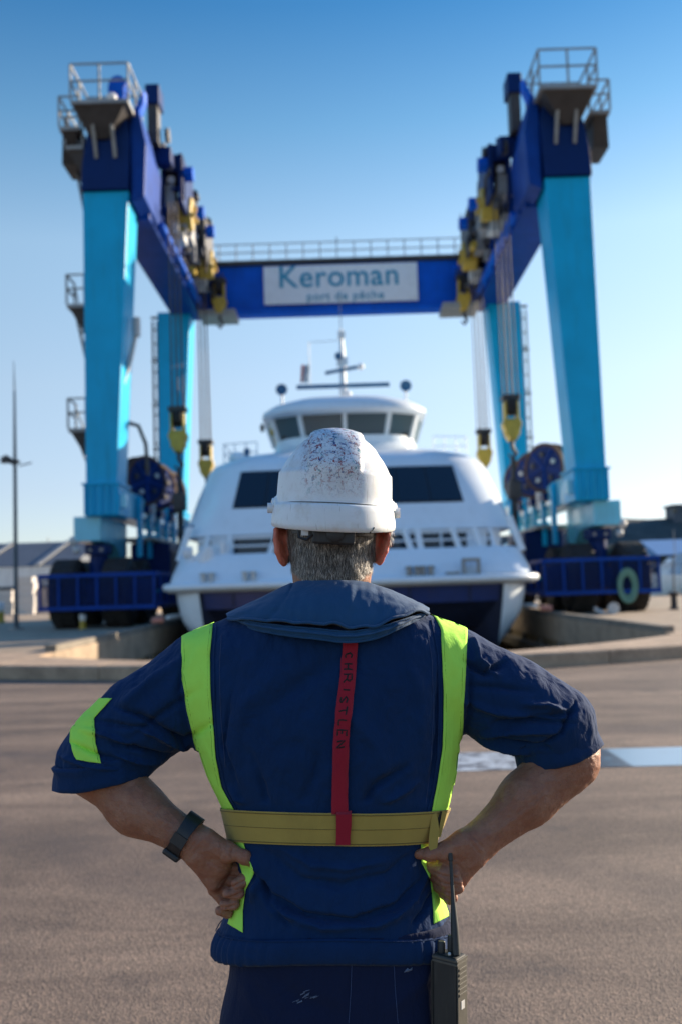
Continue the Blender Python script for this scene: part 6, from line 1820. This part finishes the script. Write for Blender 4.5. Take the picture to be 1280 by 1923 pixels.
# lamp post at left with a whip above it
M_LAMP = paint('lamp_post_grey', (.07, .10, .12), rough=.5, var=.1)
lp = empty('lamp_post', (-12.45, 38.0, ZP), 'slim dark lamp post with a single lamp arm and thin whip at far left', 'lamp post')
q = MB(); q.tube([(-12.45, 38, ZP), (-12.45, 38, 1.2), (-12.45, 38, 6.6), (-12.45, 38, 9.4)], [.11, .085, .07, .04], 10); q.build('pole', M_LAMP, lp, True)
q = MB(); q.box(-12.97, -12.3, 37.85, 38.15, 6.62, 6.72); q.prism([(-13.0, 6.78), (-12.75, 6.92), (-12.35, 6.62), (-12.5, 6.52)], lambda p: (p[0], 37.84, p[1]), lambda p: (p[0], 38.16, p[1])); q.build('lamp_head', M_DARK, lp)
q = MB(); q.tube([(-12.3, 38, 6.5), (-11.8, 38, 6.6)], .03, 6); q.build('bracket', M_GREY, lp)
q = MB(); q.tube([(-12.45, 38, 9.4), (-12.47, 38, 10.6)], [.035, .012], 6); q.build('whip', M_GREY, lp)
q = MB(); q.cyl((-12.45, 38, ZP + .03), (0, 0, 1), .28, .06, 16); q.build('base_plate', M_GREY, lp)

# yellow bollards and stacked crates on the left quay
boll = None
for x, y, lab in ((-16.6, 48.3, 'squat yellow and white bollard left of the lamp post'), (-15.05, 52.0, 'squat yellow and white bollard beside the front left tyre'), (-9.42, 36.1, 'small yellow and white bollard between the front left tyres')):
    if boll is None:
        boll = empty('bollard', (x, y, ZP), lab, 'bollard', 'yellow bollards on the left quay')
        q = MB(); q.lathe((x, y, ZP), (0, 0, 1), [(.26, 0), (.26, .08), (.2, .14), (.19, .55)], 16); q.build('post', M_YEL, boll, True, angle=40)
        q = MB(); q.lathe((x, y, ZP), (0, 0, 1), [(.195, .55), (.21, .6), (.24, .85), (.2, .95), (.02, .98)], 16); q.build('cap', M_WHITEP, boll, True, angle=40)
    else:
        b2 = dup(boll, None, (x, y, ZP)); b2['label'] = lab
        if y < 40: b2.scale = (.55, .55, .55)
    
rnd = random.Random(5)
crate = None
cr_spots = [(-23.7, 70, 'stack of white fish boxes at the far left edge', 4), (-23.0, 72.5, 'tall stack of white fish boxes left of the lamp post', 5), (-21.9, 69, 'stack of white fish boxes just right of the lamp post', 6), (-20.9, 70, 'low stack of white fish boxes nearest the left wheel guard', 4), (-28.6, 71, 'stack of white fish boxes beyond the picture edge side of the quay', 3)]
q = MB(); q.box(-.6, .6, -.4, .4, 0, .05); q.box(-.6, .6, -.4, -.35, .05, .4); q.box(-.6, .6, .35, .4, .05, .4); q.box(-.6, -.55, -.35, .35, .05, .4); q.box(.55, .6, -.35, .35, .05, .4); q.box(-.64, .64, -.44, -.40, .34, .41)
crate_mesh = q.mesh('fish_box'); crate_mesh.materials.append(M_SHED)
ci = 0
cols = [M_WHITEP, M_SHED, M_FASC]
names = ['lowest', 'second', 'third', 'fourth', 'fifth', 'top']
where = ['far left quay', 'left of the lamp post', 'right of the lamp post', 'nearest the left wheel guard']
for (x, y, lab, k), wh in zip(cr_spots[:4], where):
    for j in range(k):
        o = bpy.data.objects.new('fish_box', crate_mesh); COL.objects.link(o)
        o.location = (x + rnd.uniform(-.06, .06), y + rnd.uniform(-.05, .05), ZP + .43 * j); o.rotation_euler.z = rnd.uniform(-.06, .06)
        nm = 'topmost' if j == k - 1 else names[j]
        setp(o, f'off white plastic fish box, {nm} in the stack {wh}', 'crate', 'fish boxes stacked on the left quay')

# moored boats and sheds to the right
def motor_boat(x, y, L, lab, hullm, cabm, rz, cover=None):
    o = empty('motor_boat', (x, y, -1.6), lab, 'boat', 'boats moored along the right quay')
    m = MB(); rg = []
    for i in range(9):
        t = i / 8; b = .33 * L * .5 * (1 - max(0, (t - .45) / .55) ** 2.2) + .02; yy = (t - .5) * L
        zt = 1.25 + .55 * max(0, t - .4)
        rg.append([(b, yy, zt), (b * .9, yy, .6), (b * .35, yy, 0), (-b * .35, yy, 0), (-b * .9, yy, .6), (-b, yy, zt)])
    m.rings(rg); h = link('hull', m.mesh('hull'), hullm, o, True); h.data.set_sharp_from_angle(angle=R(45))
    m = MB(); rg = []
    for (y0, y1, hw, z) in ((-.22 * L, .14 * L, .13 * L, 1.2), (-.2 * L, .08 * L, .12 * L, 2.1), (-.2 * L, .02 * L, .105 * L, 2.75), (-.18 * L, 0, .09 * L, 2.85)):
        rg.append([(-hw, y0, z), (hw, y0, z), (hw, y1, z), (-hw, y1, z)])
    m.rings(rg); link('cabin', m.mesh('cabin'), cabm, o)
    for s in (-1, 1):
        m = MB(); m.hexa([(s * .127 * L, -.18 * L, 1.6), (s * .122 * L, .08 * L, 1.6), (s * .115 * L, .08 * L, 1.6), (s * .115 * L, -.18 * L, 1.6)], [(s * .117 * L, -.18 * L, 2.3), (s * .114 * L, .04 * L, 2.3), (s * .105 * L, .04 * L, 2.3), (s * .105 * L, -.18 * L, 2.3)])
        link('cabin_window', m.mesh('cabin_window'), M_GLASSD, o)
    m = MB(); m.tube([(0, -.05 * L, 2.8), (0, -.05 * L, 5.2)], .04, 6); link('mast', m.mesh('mast'), M_GREY, o)
    m = MB(); m.tube([(.28 * L * .5, .0, 2.0), (.1 * L * .5, .42 * L, 2.2), (-.1 * L * .5, .42 * L, 2.2), (-.28 * L * .5, 0, 2.0)], .03, 6); link('pulpit_rail', m.mesh('pulpit'), M_GREY, o)
    o.rotation_euler.z = rz
    return o
M_BOATB = paint('boat_blue', (0.16, 0.30, 0.50), rough=.4, var=.1); M_BOATG = paint('boat_grey', (0.36, 0.42, 0.47), rough=.5, var=.15)
M_TARP = paint('tarpaulin_blue', (0.13, 0.29, 0.52), rough=.6, var=.1)
for args in ((27.5, 84, 9, 'grey motor boat beyond the right wheel guard, low among others', M_BOATG, M_HULLW, 1.2), (32.0, 88, 11, 'pale blue hulled motor boat at the right picture edge', M_BOATB, M_BOATG, 1.45),
             (22.6, 66, 6.5, 'small white launch just right of the right front tyre', M_HULLW, M_BOATG, 1.8)):
    b_ = motor_boat(*args)
    b_.location.z = ZP - .1
bs = empty('boat_shed', (44, 118, ZP), 'low shed with a pale blue roof below the hill at right', 'shed')
q = MB(); q.box(37, 74, 116, 128, ZP, 3.9); q.build('wall', M_HILL, bs)
q = MB(); q.prism([(115.2, 3.9), (122, 5.9), (129, 3.9)], lambda p: (36.4, p[0], p[1]), lambda p: (74.5, p[0], p[1])); q.build('roof', M_TARP, bs)
for k in range(5):
    q = MB(); q.box(38.5 + k * 5, 41.5 + k * 5, 115.9, 115.99, .5, 3.4); q.build('door', M_TARP if k % 2 else M_DARK, bs)
sl_i = 0
mast_proto = None
for x, y, L, hgt, lab in ((-60, 170, 9, 15, 'distant sailing yacht with the leftmost mast'), (-44, 180, 10, 16, 'distant sailing yacht showing its mast beyond the grey roof'), (-52, 175, 9, 14, 'distant sailing yacht between two taller masts'), (-38, 160, 9, 13, 'distant sailing yacht with its mast nearest the left tyre'), (56, 150, 9, 11, 'distant sailing yacht before the hill at right')):
    o = empty('sailing_yacht', (x, y, -2.3), lab, 'yacht', 'sailing yachts in the harbour')
    m = MB(); rg = []
    for i in range(9):
        t = i / 8; b = .3 * L * .5 * (1 - abs(2 * t - .9) ** 2.4 * .85) + .02; xx = (t - .5) * L
        rg.append([(xx, b, 1.3 + .3 * t), (xx, b * .7, .3), (xx, 0, -.1), (xx, -b * .7, .3), (xx, -b, 1.3 + .3 * t)])
    m.rings(rg); link('hull', m.mesh('hull'), M_HULLW, o, True)
    m = MB(); m.tube([(.4, 0, 1.2), (.4, 0, hgt)], [.12, .08], 6); m.bar((.4, 0, 2.6), (-.42 * L, 0, 2.7), .14); link('mast', m.mesh('mast'), M_GREY, o)
    m = MB(); m.hexa([(-.2 * L, -.7, 1.3), (.2 * L, -.6, 1.4), (.2 * L, .6, 1.4), (-.2 * L, .7, 1.3)], [(-.18 * L, -.6, 1.9), (.15 * L, -.5, 1.95), (.15 * L, .5, 1.95), (-.18 * L, .6, 1.9)]); link('coachroof', m.mesh('coachroof'), M_HULLW, o)
# pier fittings near the right guard
for x, y, lab in ((12.2, 37.0, 'low dark mooring post at the right end of the wheel guard'),):
    o = empty('mooring_post', (x, y, ZP), lab, 'bollard')
    q = MB(); q.lathe((x, y, ZP), (0, 0, 1), [(.2, 0), (.2, .04), (.13, .1), (.12, .5), (.2, .56), (.2, .64), (.02, .68)], 14); q.build('post', M_DARK, o, True, angle=40)
    q = MB(); q.tube([(x, y, ZP + .5), (x + .05, y, ZP + 2.0)], .03, 6); q.build('marker_rod', M_DARK, o)
o = empty('hose_drum', (9.25, 34.4, ZP), 'small grey hose drum lying on the pier by the coiled hose', 'drum')
q = MB(); q.lathe((9.25, 34.4, ZP + .2), (.3, 1, 0), [(.2, -.15), (.2, -.1), (.1, -.09), (.1, .09), (.2, .1), (.2, .15)], 14); q.build('drum', M_PALE, o, True, angle=40)
q = MB(); q.tube([(9.0, 34.3, ZP + .03), (8.8, 34.1, ZP + .06), (8.6, 34.35, ZP + .2), (8.7, 34.5, ZP + .06)], .06, 8); q.build('cable', M_PALE, o, True)
